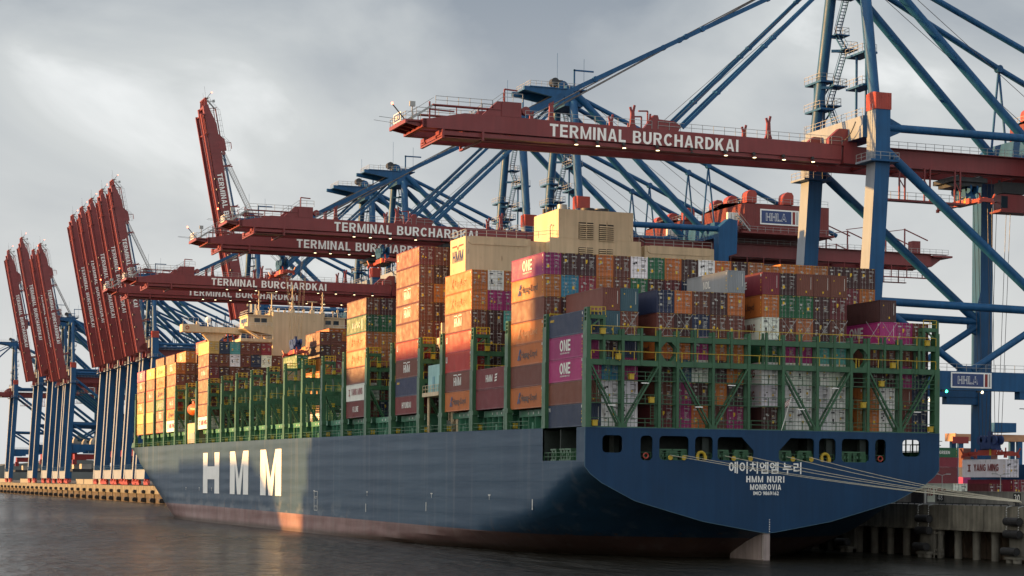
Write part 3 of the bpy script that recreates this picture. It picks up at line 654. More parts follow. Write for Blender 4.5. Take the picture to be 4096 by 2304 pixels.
for x, y, r, h, mm, nm in ((-2.2, 66, .8, 1.9, M_GREY, 'exhaust_pipe'), (.3, 61.5, 1.15, .85, M_DARK, 'funnel_ring'), (2.9, 62, 1.2, .95, M_DARK, 'funnel_ring'), (-4.0, 67, .35, 1.5, M_DARK, 'exhaust_pipe'), (-4.9, 67, .25, 1.2, M_DARK, 'exhaust_pipe'), (-1.6, 61.2, .9, .45, M_DARK, 'funnel_ring')):
    o = MB().tube((x, y, 51.9), (x, y, 51.92+h), r, 20).obj(nm, mm, ec); smooth_by_angle(o)
mb = MB().rail([(-20.8, 58.8, 47.07), (-11, 58.8, 47.07), (-7.4, 57.8, 47.47), (-6.3, 57.8, 47.47)], 1.05, 1.6, .03).rail([(-21, 58.6, 47.07), (-21, 65.6, 47.07)], 1.05, 1.6, .03).rail([(7.6, 57.8, 47.47), (9, 58.8, 47.07), (20.8, 58.8, 47.07)], 1.05, 1.6, .03)
mb.bar((-6.6, 60, 47.4), (-6.6, 60, 49.6), .12).bar((-6.6, 60, 49.6), (-6.6, 59.4, 49.6), .2); mb.obj('roof_railing', M_GREY, ec)
e = words('HMM', 1.75, M_NAVY, ec, (-21.09, 62.0, 43.4), PORT, gap=.16, name='emblem')
flat('emblem_line', [rc(-2.6, 0, -.45, .22), [(-.45, 0), (-.45, .22), (0, -.3), (0, -.6)], [(.45, 0), (0, -.6), (0, -.3), (.45, .22)], rc(.45, 0, 2.6, .22)], M_ORED, ec, (-21.09, 62.0, 45.75), 1, PORT)

# deckhouse and bridge
dh = link('deckhouse', None, ship)
MB().box(-6.35, 243.5, 17.5, 6.35, 253.5, 50.5).box(-20, 245.5, 17.5, 20, 253.5, 42.2).box(-6.35, 243.46, 45.9, 6.35, 243.5, 45.94).obj('house_wall', M_CREAM, dh)
for s in (-1, 1): MB().box(s*12.2, 245.2, 46.95, s*6.35, 254.0, 49.6).box(s*12.4, 245.0, 49.6, s*6.35, 254.2, 49.85).obj('wheelhouse', M_CREAM, dh)
for x0, x1 in ((-10.6, -9.2), (-8.9, -7.5), (7.2, 8.6), (9.2, 10.6)):
    MB().box(x0, 245.1, 48.0, x1, 245.2, 49.0).obj('window', M_GLASS, dh)
for y_ in (246.2, 248.4, 250.6): MB().box(-12.3, y_, 48.0, -12.2, y_+1.7, 49.0).obj('window', M_GLASS, dh)
for s in (-1, 1):
    w_ = MB().prism([(s*12.3, 45.3), (s*16.2, 45.6), (s*27.0, 45.6), (s*27.0, 47.45), (s*22.8, 47.45), (s*22.8, 47.0), (s*12.3, 47.0)], 'y', 251.2, 254.6)
    w_.prism([(s*15.8, 45.6), (s*22.2, 45.6), (s*19.9, 43.2), (s*19.7, 41), (s*18.3, 41), (s*18.1, 43.2)], 'y', 252.2, 253.6)
    w_.prism([(s*6.35, 45.0), (s*12.5, 46.0), (s*13.3, 46.4), (s*13.3, 46.9), (s*6.35, 46.9)], 'y', 244.4, 254.4); w_.box(s*6.35, 244, 43.2, s*14.2, 253.5, 43.95)
    w_.prism([(s*6.35, 42.3), (s*14.2, 43.2), (s*6.35, 43.2)], 'y', 244.4, 244.7); w_.prism([(s*11.6, 45.9), (s*12.4, 45.9), (s*9.2, 43.9), (s*8.3, 43.9)], 'y', 245, 247)
    w_.obj('bridge_wing', M_CREAM, dh)
    for a_, b_, h_, y_, z_ in ((14.1, 6.4, 1.05, 244.1, 43.95), (13.2, 6.4, 1.0, 244.5, 46.9), (22.8, 13, .9, 251.3, 47.0), (26.8, 23, 1.6, 251.4, 47.45)): MB().rail([(s*a_, y_, z_), (s*b_, y_, z_)], h_, 1.4, .03).obj('wing_railing', M_WHITE2, dh)
o = MB().tube((-20.4, 252.5, 47), (-20.4, 252.5, 48.3), .18, 8).obj('radome', M_WHITE, dh); 
sp = bmesh.new(); bmesh.ops.create_uvsphere(sp, u_segments=14, v_segments=10, radius=.68); m_ = bpy.data.meshes.new('dome'); sp.to_mesh(m_); sp.free(); m_.materials.append(M_WHITE); m_.shade_smooth(); d_ = link('dome', m_, o, (-20.4, 252.5, 48.8)); d_.scale = (1, 1, 1.15)
MB().tube((-23.2, 252.5, 47.2), (-23.2, 252.5, 48.2), .22, 8).obj('gyro_pedestal', M_CREAM, dh)
lbo = link('lifebuoy', ringmesh('lifebuoy', .38, .1, M_ORED), dh, (-25.8, 251.1, 46.6))
MB().rail([(-12.2, 245.2, 49.85), (-6.4, 245.2, 49.85), (-6.3, 243.7, 50.5), (6.3, 243.7, 50.5), (6.4, 245.2, 49.85), (12.2, 245.2, 49.85)], 1.05, 1.5, .03).rail([(-12.2, 253.8, 49.85), (-12.2, 245.2, 49.85)], 1.05, 1.5, .03).obj('roof_railing', M_WHITE2, dh)
def mast(x, y, z0, z1, yards, label=None, radar=False):
    m = MB().tube((x, y, z0), (x, y, z1), .22, 8, .10)
    m.tube((x-.9, y+.8, z0), (x, y, z0+(z1-z0)*.45), .08, 6)
    for f, w in yards: z = z0+(z1-z0)*f; m.bar((x-w, y, z), (x+w, y, z), .09).bar((x-w*.9, y-.1, z), (x-w*.9, y-.1, z+.35), .12).bar((x+w*.8, y-.1, z), (x+w*.8, y-.1, z+.4), .14)
    if radar: m.bar((x-1.25, y, z1+.1), (x+1.25, y, z1+.1), .16, .2)
    m.box(x-.5, y-.4, z0, x+.5, y+.4, z0+1.1); m.obj('mast', M_CREAM, dh)
mast(-9.2, 246.5, 49.85, 55.8, ((.35, .5), (.55, .55), (.8, .4))); mast(-6.0, 246.5, 50, 55.3, ((.3, .9),), radar=True); mast(-.8, 246.5, 50.5, 57.6, ((.3, .7), (.5, .6), (.66, .9), (.8, .5), (.93, .35))); mast(4.2, 246.5, 50.5, 53.5, ((.5, .6),), radar=True); mast(6.8, 246.5, 50, 56, ((.3, .5), (.5, .5), (.7, .45), (.85, .3)))
for x, h in ((-4.2, 1.3), (-2.6, .9), (2.2, 1.2), (9.6, 1.1), (10.8, 1.5)): MB().tube((x, 247, 50), (x, 247, 50.5+h), .09, 6).box(x-.25, 246.8, 50.3+h*.6, x+.25, 247.2, 50.5+h*.9).obj('antenna', M_CREAM, dh)
fl = MB()
for i in range(6): fl.box(-10.9+i*.28, 246.45+.06*math.sin(i*1.3), 54.1-.06*i, -10.62+i*.28, 246.49+.06*math.sin(i*1.3), 54.95-.06*i)
fl.obj('flag', M_ORED, dh)
b_ = MB().box(-25.2, 243.6, 18.4, -21.2, 252.8, 23.2).box(-25.25, 243.4, 21.1, -25.2, 252.8, 21.2).obj('lower_house', M_CREAM, dh)
MB().box(-25.3, 243.5, 18.4, -25.2, 250.5, 20.8).obj('panel', M_LGREY, b_)
# lifeboat
o = MB().tube((-24.3, 245.0, 26.6), (-24.3, 246.8, 26.6), .5, 12, 1.45).tube((-24.3, 246.8, 26.6), (-24.3, 250.8, 26.6), 1.45, 12).tube((-24.3, 250.8, 26.6), (-24.3, 252.3, 26.6), 1.45, 12, .6).box(-24.9, 247, 27.9, -23.7, 249, 28.5).obj('lifeboat', M_ORANGE, ship); smooth_by_angle(o)
mb = MB()
for y_ in (245.6, 251.6): mb.bar((-22.4, y_, 23.2), (-22.6, y_, 29.2), .35).bar((-22.6, y_, 29.2), (-24.5, y_, 29.0), .3).bar((-24.3, y_, 28.8), (-24.3, y_, 28), .08)
mb.obj('davit', M_CREAM, ship)
# aqua control cabin on posts and provision crane between the two aft towers beside the casing
cb = link('deck_cabin', None, ship)
MB().box(-25.0, 58.3, 23.2, -21.5, 64.2, 27.4).obj('cabin_wall', M_AQUA, cb); MB().box(-25.4, 58.0, 22.6, -21.2, 66, 23.2).obj('cabin_floor', M_CREAM, cb)
MB().rail([(-25.3, 66, 23.2), (-25.3, 58.1, 23.2), (-22, 58.1, 23.2)], 1.1, 1.3, .03).obj('cabin_railing', M_CREAM, cb)
MB().box(-25.04, 61, 23.3, -25, 62, 25.6).obj('cabin_door', mat('door_aqua', (.10, .26, .32), .5), cb)
for x, y_ in ((-24.8, 58.5), (-23.4, 58.5), (-22.6, 58.5), (-24.8, 64.5)): MB().tube((x, y_, 17.1), (x, y_, 22.6), .2, 8).obj('leg', M_CREAM, cb)
o = MB().tube((-23.9, 57.9, 18.2), (-23.9, 59.5, 18.2), .62, 12).obj('white_drum', M_WHITE, cb)
MB().bar((-23.0, 57.8, 18.4), (-21.6, 57.8, 22.2), .3).box(-23.2, 57.6, 17, -22.7, 58.1, 18.5).obj('small_crane', M_CREAM, cb)
MB().box(-25.5, 57.3, 30.3, -23.9, 58.6, 31.3).prism([(-25.4, 30.3), (-24.0, 30.3), (-24.5, 29.2), (-25.0, 29.2)], 'y', 57.5, 58.3).box(-25.0, 57.7, 31.3, -24.4, 58.2, 33.6).rail([(-25.4, 57.4, 31.3), (-24, 57.4, 31.3)], 1.0, .8, .04).obj('crane_head', M_CREAM, ship)
# ensign on its staff at the stern
es = link('ensign', None, ship); MB().tube((1.9, -.15, 16.4), (2.5, -1.6, 20.6), .05, 6).obj('flagstaff', M_WHITE, es)
fm = MB()
for i in range(7): fm.cur = i % 2; fm.add([(1.75, -1.35, 19.3+i*.10), (2.4, -1.35, 19.75+i*.10), (2.4, -1.35, 19.85+i*.10), (1.75, -1.35, 19.4+i*.10)], [(0, 1, 2, 3)])
fm.obj('flag', [M_SIGNRED, M_MARKW], es)

# ------------------------------------------------------------------ containers
CLR = dict(B=(.135, .040, .028), D=(.052, .018, .020), M=(.13, .020, .026), K=(.20, .020, .040), O=(.44, .135, .030), T=(.36, .13, .045), P=(.30, .022, .14), N=(.020, .032, .075), W=(.74, .75, .74), G=(.015, .105, .05), S=(.035, .09, .14), C=(.03, .17, .30), R=(.42, .035, .030), Y=(.27, .31, .31), A=(.09, .34, .32), L=(.52, .35, .10), I=(.020, .026, .045))
CNAME = dict(B='rust brown', D='dark maroon brown', M='maroon', K='crimson', O='orange', T='tan orange', P='magenta pink', N='navy blue', W='white', G='dark green', S='steel blue', C='bright blue', R='bright red', Y='grey', A='teal', L='pale yellow', I='charcoal blue')
LEN, WID, HGT = 12.19, 2.44, 2.9
def corr(n, length, depth):
    p = []; s = length/n
    for i in range(n): p += [(i*s, 0), (i*s+s*.25, 0), (i*s+s*.5, depth), (i*s+s*.75, depth)]
    return p + [(length, 0)]
def body_mesh(plain):
    mb = MB(); w = WID/2; fr = .12
    for x in (-w, w-fr):
        for y in (0, LEN-fr): mb.box(x, y, .0, x+fr, y+fr, HGT)
        mb.box(x, fr, .02, x+fr, LEN-fr, .18); mb.box(x, fr, HGT-.12, x+fr, LEN-fr, HGT-.01)
    mb.box(-w+fr, .01, .02, w-fr, fr, .18).box(-w+fr, .01, HGT-.14, w-fr, fr, HGT-.01).box(-w+fr, LEN-fr, .02, w-fr, LEN-.01, .18).box(-w+fr, LEN-fr, HGT-.12, w-fr, LEN-.01, HGT-.01)
    mb.add([(-w+fr, fr, HGT-.04), (w-fr, fr, HGT-.04), (w-fr, LEN-fr, HGT-.04), (-w+fr, LEN-fr, HGT-.04), (-w+fr, fr, .1), (w-fr, fr, .1), (w-fr, LEN-fr, .1), (-w+fr, LEN-fr, .1)], [(0, 1, 2, 3), (7, 6, 5, 4)])
    c = corr(34, LEN-2*fr, .05)
    for s in (-1, 1):
        vs = [(s*(w-.02-d), fr+y, z) for y, d in c for z in (.18, HGT-.12)]
        mb.add(vs, [(2*i, 2*i+2, 2*i+3, 2*i+1) for i in range(len(c)-1)])
    c = corr(8, WID-2*fr, .05)
    for y, s in (((.03, 1),) if plain else ()) + ((LEN-.03, -1),):
        mb.add([(-w+fr+x, y+s*d, z) for x, d in c for z in (.18, HGT-.12)], [(2*i, 2*i+2, 2*i+3, 2*i+1) for i in range(len(c)-1)])
    return mb.mesh('container_body', M_CONT)
BODY = {p: body_mesh(p) for p in (0, 1)}
def door_mesh():
    mb = MB(); a, b, z0, z1 = .01, 1.085, .19, HGT-.16; ys = []
    n = 5; h = (z1-z0)/n; prof = []
    for i in range(n): prof += [(z0+i*h, .05), (z0+i*h+h*.30, .05), (z0+i*h+h*.42, .09), (z0+i*h+h*.88, .09)]
    prof += [(z1, .05)]
    mb.add([(x, y, z) for z, y in prof for x in (a, b)], [(2*i, 2*i+1, 2*i+3, 2*i+2) for i in range(len(prof)-1)])
    mb.box(a, .035, z0, a+.05, .07, z1).box(b-.05, .035, z0, b, .07, z1)
    return mb.mesh('door', M_DOOR)
DOORM = door_mesh()
BARM = MB().tube((0, .005, .06), (0, .005, HGT-.04), .022, 6).box(-.05, -.01, .95, .16, .02, 1.02).box(-.05, -.01, .1, .05, .03, .2).box(-.05, -.01, HGT-.2, .05, .03, HGT-.1).mesh('locking_bar', M_BAR)
def marks(seed, dark=False, reefer=False):
    r = random.Random(seed); mb = MB(); y = .012
    mb.cur = 0
    mb.box(.22, y, 2.42, .98, y+.01, 2.5).box(.75, y, 2.28, .98, y+.01, 2.35)
    for i in range(7):
        if r.random() < .8: x0 = .3+r.random()*.12; mb.box(x0, y, 1.95-i*.16, x0+.2+r.random()*.4, y+.01, 1.95-i*.16+.07)
    for i in range(3): 
        x0 = -.95+r.random()*.5; z = .8+r.random()*1.2; mb.box(x0, y, z, x0+.1+r.random()*.25, y+.01, z+.1+r.random()*.2)
    if r.random() < .6: mb.box(-.95, y, 2.3, -.45, y+.01, 2.48)
    mb.cur = 1
    for i in range(2 if r.random() < .8 else 1):
        x0 = r.choice((-.75, -.3, .35)); z = .5+r.random()*1.3; s = .14+r.random()*.16; mb.add([(x0, y-.004, z), (x0+s, y-.004, z), (x0+s/2, y-.004, z+s)] if i else [(x0, y-.004, z), (x0+s, y-.004, z), (x0+s, y-.004, z+s)], [(0, 1, 2)])
        if not i: mb.box(x0, y-.003, z, x0+s, y+.01, z+s*1.3)
    for s in (-1, 1):
        for i in range(3): mb.box(s*(.75+i*.14)-.03, .0, HGT-.11, s*(.75+i*.14)+.03, .01, HGT-.03)
    return mb.mesh('marking', [M_DARK if dark else M_STEN, M_MARKY])
MARKS = [marks(i) for i in range(8)]; MARKD = [marks(20+i, True) for i in range(4)]
PLAINM = MB()
PLAINM.box(.85, .015, .9, .9, .03, 2.5); PLAINM.cur = 1; PLAINM.box(.1, .015, .45, .3, .03, .7).box(-.75, .015, 2.1, -.62, .03, 2.25); PLAINM = PLAINM.mesh('marking', [M_MARKW, M_MARKY])
def side_marks():
    mb = MB(); x = -WID/2-.012
    mb.cur = 0; mb.box(x, .35, 2.35, x+.01, .55, 2.7); mb.cur = 1
    for z in (.5, .9, 1.5, 1.8): mb.box(x, .4, z, x+.01, .52, z+.18)
    return mb.mesh('side_marking', [M_MARKW, M_MARKY])
SIDEM = side_marks()
NC = [0]; rnd = random.Random(5); STUFF = []
# containers deep inside the stacks that the view barely shows: kept as one solid mass
HID = set(i for a, b in [(110,113),(117,119),(122,122),(125,125),(128,128),(131,131),(134,134),(137,137),(140,141),(143,144),(146,147),(149,150),(152,153),(155,156),(158,159),(161,162),(164,165),(167,167),(170,170),(175,178),(186,187),(193,195),(200,206),(217,217),(225,231),(248,250),(264,264),(269,280),(282,287),(290,296),(327,327),(332,332),(334,334),(340,341),(345,352),(354,354),(356,369),(383,386),(389,394),(397,411),(418,423),(431,436),(444,448),(451,451),(453,453),(456,456),(458,458),(464,464)] for i in range(a, b+1))
def container(x, y, z, c, label, plain=False, detail=2, low=False, group='containers stacked on the ship deck', logo=None, rot=0):
    if NC[0] in HID: NC[0] += 1; rnd.random(); rnd.random(); STUFF.append((x, y, z, c, rot)); return
    t = thing('shipping_container', label, 'container', (x, y, z), group); t.rotation_euler.z = rot
    col = CLR[c]; f = rnd.uniform(.82, 1.15); g = rnd.uniform(.93, 1.07); col = (min(.8, col[0]*f), min(.8, col[1]*f*g), min(.8, col[2]*f*(2-g)), 1)
    b = link('container_body', BODY[1 if (plain or detail == 0) else 0], t); b.color = col
    if low: t.scale = (1, 1, .893)
    if detail and not plain:
        for s in (-1, 1):
            d = link('door', DOORM, t); d.color = col
            if s < 0: d.scale = (-1, 1, 1)
            if detail > 1:
                for xx in (.30, .80): link('locking_bar', BARM, d, (xx, 0, 0))
    if detail: link('marking', PLAINM if plain else (MARKD[NC[0] % 4] if c in 'WY' else MARKS[NC[0] % 8]), t)
    NC[0] += 1
    if logo:
        link('side_marking', SIDEM, t); lx = -WID/2-.025
        if logo == 'one': words('ONE', 1.45, M_MARKW, t, (lx, 6.1, .98), PORT, gap=.1, condense=1.05); words('OCEAN NETWORK EXPRESS', .2, M_MARKW, t, (lx, 6.1, .62), PORT)
        elif logo in ('hapag', 'hapagf'):
            k = M_MARKN if logo == 'hapag' else M_FADED; flat('emblem', [[(0, 0), (.55, 0), (.95, .7), (.4, .7)], [(.45, .78), (1.0, .78), (1.4, 1.45), (.85, 1.45)], [(.75, 0), (1.25, 0), (1.15, .5), (1.0, .5)]], k, t, (lx, 9.6, .75), 1, PORT, ('hl', 1)); script_text('Hapag-Lloyd', 1.25, M_DARK if logo == 'hapag' else M_FADED, t, (lx, 5.2, 1.05), PORT, offset=.012, sx=.95)
        elif logo == 'hmm': words('HMM', 1.25, M_MARKW, t, (lx, 6.1, .85), PORT, gap=.08); flat('emblem', [rc(-1.75, 0, -.35, .17), [(-.35, 0), (-.35, .17), (0, -.15), (0, -.32)], [(.35, 0), (0, -.32), (0, -.15), (.35, .17)], rc(.35, 0, 1.75, .17)], M_MARKW, t, (lx, 6.1, 2.35), 1, PORT, ('hm', 1))
        elif logo == 'yang': words('YANG MING', 1.15, M_SIGNRED, t, (lx, 5.4, 1.0), PORT, gap=.1, condense=.9); flat('emblem', [rc(0, 0, .85, .2), rc(0, .95, .85, 1.15), rc(.25, .2, .6, .95)], M_SIGNRED, t, (lx, 10.6, .92), 1, PORT, ('ym', 1))
        elif logo == 'flag': w_ = words('HMM', 1.0, M_MARKW, t, (lx, 6.6, .95), PORT, gap=.1); flat('emblem', [[(0, 0), (.9, .1), (1.0, .35), (.1, .25)], [(.1, .4), (1.0, .5), (1.1, .75), (.2, .65)], [(.2, .8), (1.1, .9), (1.2, 1.15), (.3, 1.05)]], M_MARKW, t, (lx, 4.4, .9), 1, PORT, ('fg', 1))
        elif logo == 'uasc': words('U A S C', .95, M_MARKW, t, (lx, 6.1, .95), PORT, gap=.2); flat('emblem', [rc(0, 0, .35, 1.9)], M_MARKW, t, (lx, 2.6, .5), 1, PORT, ('us', 1))
        elif logo == 'u': flat('emblem', [rc(0, 0, .22, .9), rc(.22, 0, .5, .2), rc(.5, 0, .72, .9)], M_MARKW, t, (lx, 11.5, 1.5), 1, PORT, ('u', 1))
        elif logo == 'seaco': script_text('seaco', .6, M_MARKY, t, (lx, 10.6, 2.05), PORT, offset=.012)
        elif logo == 'tex': words('TEX', .45, M_MARKW, t, (lx, 11.2, 2.1), PORT)
        else: words(logo, .95, M_MARKW, t, (lx, 6.1, 1.0), PORT, gap=.12, condense=.95)
    return t
M_MARKN = mat('marking_navy', (.03, .04, .12), .5, .1); M_FADED = mat('faded_lettering', (.42, .22, .10), .6, .2)
ORD = ['', 'first', 'second', 'third', 'fourth', 'fifth', 'sixth', 'seventh', 'eighth', 'ninth', 'tenth', 'eleventh', 'twelfth', 'thirteenth', 'fourteenth', 'fifteenth', 'sixteenth', 'seventeenth', 'eighteenth', 'nineteenth', 'twentieth']
BAYN = {0: 'at the stern', 1: 'behind the stern bay', 2: 'low third bay', 3: 'third loaded bay', 5: 'ahead of the casing', 7: 'seventh ship bay', 13: 'amidships bay', 15: 'bay beyond hoisted container', 16: 'aft of the bridge', 19: 'first bow bay', 20: 'second bow bay', 21: 'third bow bay', 22: 'foremost bow bay'}
def colx(i): return -23.75+2.5*i
PLAINS = {(0, 1, 5), (0, 1, 6), (0, 2, 6), (0, 10, 7), (0, 12, 7), (0, 13, 7), (0, 14, 7), (0, 8, 7), (0, 17, 6), (0, 18, 2), (0, 0, 1), (0, 0, 2), (0, 0, 3), (0, 0, 4), (0, 0, 5), (0, 2, 3), (0, 2, 4), (0, 17, 5)}
def stack(bay, i, codes, z0=None, detail=2, first=1, logos={}):
    z = zstack(bay) if z0 is None else z0
    for k, c in enumerate(codes):
        tier = k+first
        if c == '.': continue
        low = c.islower(); C_ = c.upper()
        lab = '%s container, %s row from port, %s tier up, %s' % (CNAME[C_], ORD[i+1], ORD[tier], BAYN[bay])
        container(colx(i), PY[bay]+1.45, z+(tier-1)*2.92, C_, lab, (bay, i, tier) in PLAINS, detail, low, logo=logos.get(tier))
bay0 = ['NBPPN', 'WWCDSB', 'WWPNBS', None, 'MBDOBN', 'PPSODO', 'ODWPNB', 'BODOBD', 'PDOOBOY', None, 'DWWGWOK', 'WWWPBGD', 'WWWPTGB', 'WWWADDB', 'WWWABMB', None, 'OODB', 'WWDBPD', 'BBPBP', 'NNNDB']
lg0 = {0: {1: 'tex', 3: 'one', 4: 'one', 5: 'seaco'}, 4: {4: 'hapag'}, 8: {7: 'NDL'}, 10: {4: 'C', 5: 'yang', 6: 'hapag', 7: 'K LINE', 2: 'yang', 3: 'yang'}, 16: {1: 'hapag', 2: 'hapag'}, 17: {5: 'one'}}
for i, c in enumerate(bay0):
    if c: stack(0, i, c, logos=lg0.get(i, {}))
bay1 = ['OBOOBOP', 'DDDBCD', 'BDDMKD', 'BOO', 'DBB', 'GGW', 'DDG', 'BMO', 'DND', 'BDW', 'OBO', 'DBD', 'TDT', 'OBo', 'ODO', 'BOO', 'TTT', 'DMD', 'DMD', 'BOD']
for i, c in enumerate(bay1):
    if i == 1: stack(1, 1, 'DDDBDCD')
    elif i == 2: stack(1, 2, 'BDDKD', first=3)
    elif i == 0: stack(1, 0, c, logos={1: 'hapag', 3: 'hapag', 4: 'hapagf', 6: 'hapag', 7: 'one'})
    else: stack(1, i, c, first=5)
stack(2, 0, 'MM', logos={2: 'flag'}); stack(2, 1, 'DB', detail=1); stack(2, 2, 'BD', detail=1)
stack(3, 0, 'OBRRBOO', logos={1: 'hapag', 2: 'hmm', 3: 'u', 4: 'u', 5: 'hmm', 6: 'hapagf', 7: 'hapagf'}); stack(3, 1, 'BDDDDPW'); stack(3, 2, 'DDMDAPO'); stack(3, 3, 'DBDDDDD', detail=1)
stack(5, 0, 'MNBRBBBBM', logos={1: 'HYUNDAI', 2: 'seaco', 3: 'hmm', 4: 'u', 6: 'hmm', 7: 'hmm', 9: 'u'}); stack(5, 1, 'DNDDMDODB'); stack(5, 2, 'DDDDDBMDD', detail=1)
stack(7, 0, 'MWBTTGB', logos={1: 'K LINE', 2: 'yang', 4: 'hapagf', 5: 'hapagf', 6: 'uasc'}); stack(7, 1, 'NMDTTGD'); stack(7, 2, 'DDDOTGD', detail=1)
for i, c in ((6, 'WBOOODB'), (7, 'WDDMKBB'), (8, 'DDKMD')): stack(13, i, c, detail=1)
for i, c in ((10, 'DBBMLLLO'), (11, 'DDMKBDBO'), (12, 'BDDMKDB')): stack(15, i, c, detail=1)
r16 = ['WBBBMBL', 'DDBBDBN', 'DBDMBWA', 'DDBDDBB', 'BDDBDNB', 'DDBDDWK', 'BDDDDB', 'DDBD']
for i, c in enumerate(r16): stack(16, i, c, detail=1, logos={1: 'yang', 5: 'HYUNDAI'} if i == 0 else {})
for i, c in ((10, 'DBDDBBO'), (11, 'BDDMDDB'), (12, 'DDMDBMR')): stack(16, i, c, detail=1)
stack(19, 0, 'WORTBO', detail=1, logos={1: 'yang', 2: 'hapag', 3: 'flag', 6: 'hmm'}); stack(19, 1, 'WODBBBO', detail=1, logos={7: 'hmm'}); stack(19, 2, 'DDBBDB', detail=1); stack(19, 3, 'DBDDBDBR', detail=1, logos={8: 'u'}); stack(19, 4, 'DDDDBDBM', detail=1); stack(19, 5, 'DBDBDDD', detail=1)
stack(20, 0, 'MBGTTL', detail=1, logos={2: 'hmm', 3: 'uasc', 4: 'hapag', 5: 'hapagf', 6: 'hapagf'}); stack(20, 1, 'DDDBDDB', detail=1)
stack(21, 0, 'OLTRBL', detail=1, logos={4: 'flag', 6: 'ONE'}); stack(21, 1, 'DDBDBDB', detail=1)
stack(22, 0, 'OLOBBP', detail=1, logos={3: 'hmm', 5: 'hmm', 6: 'one'}); stack(22, 1, 'DBDDB', detail=1)

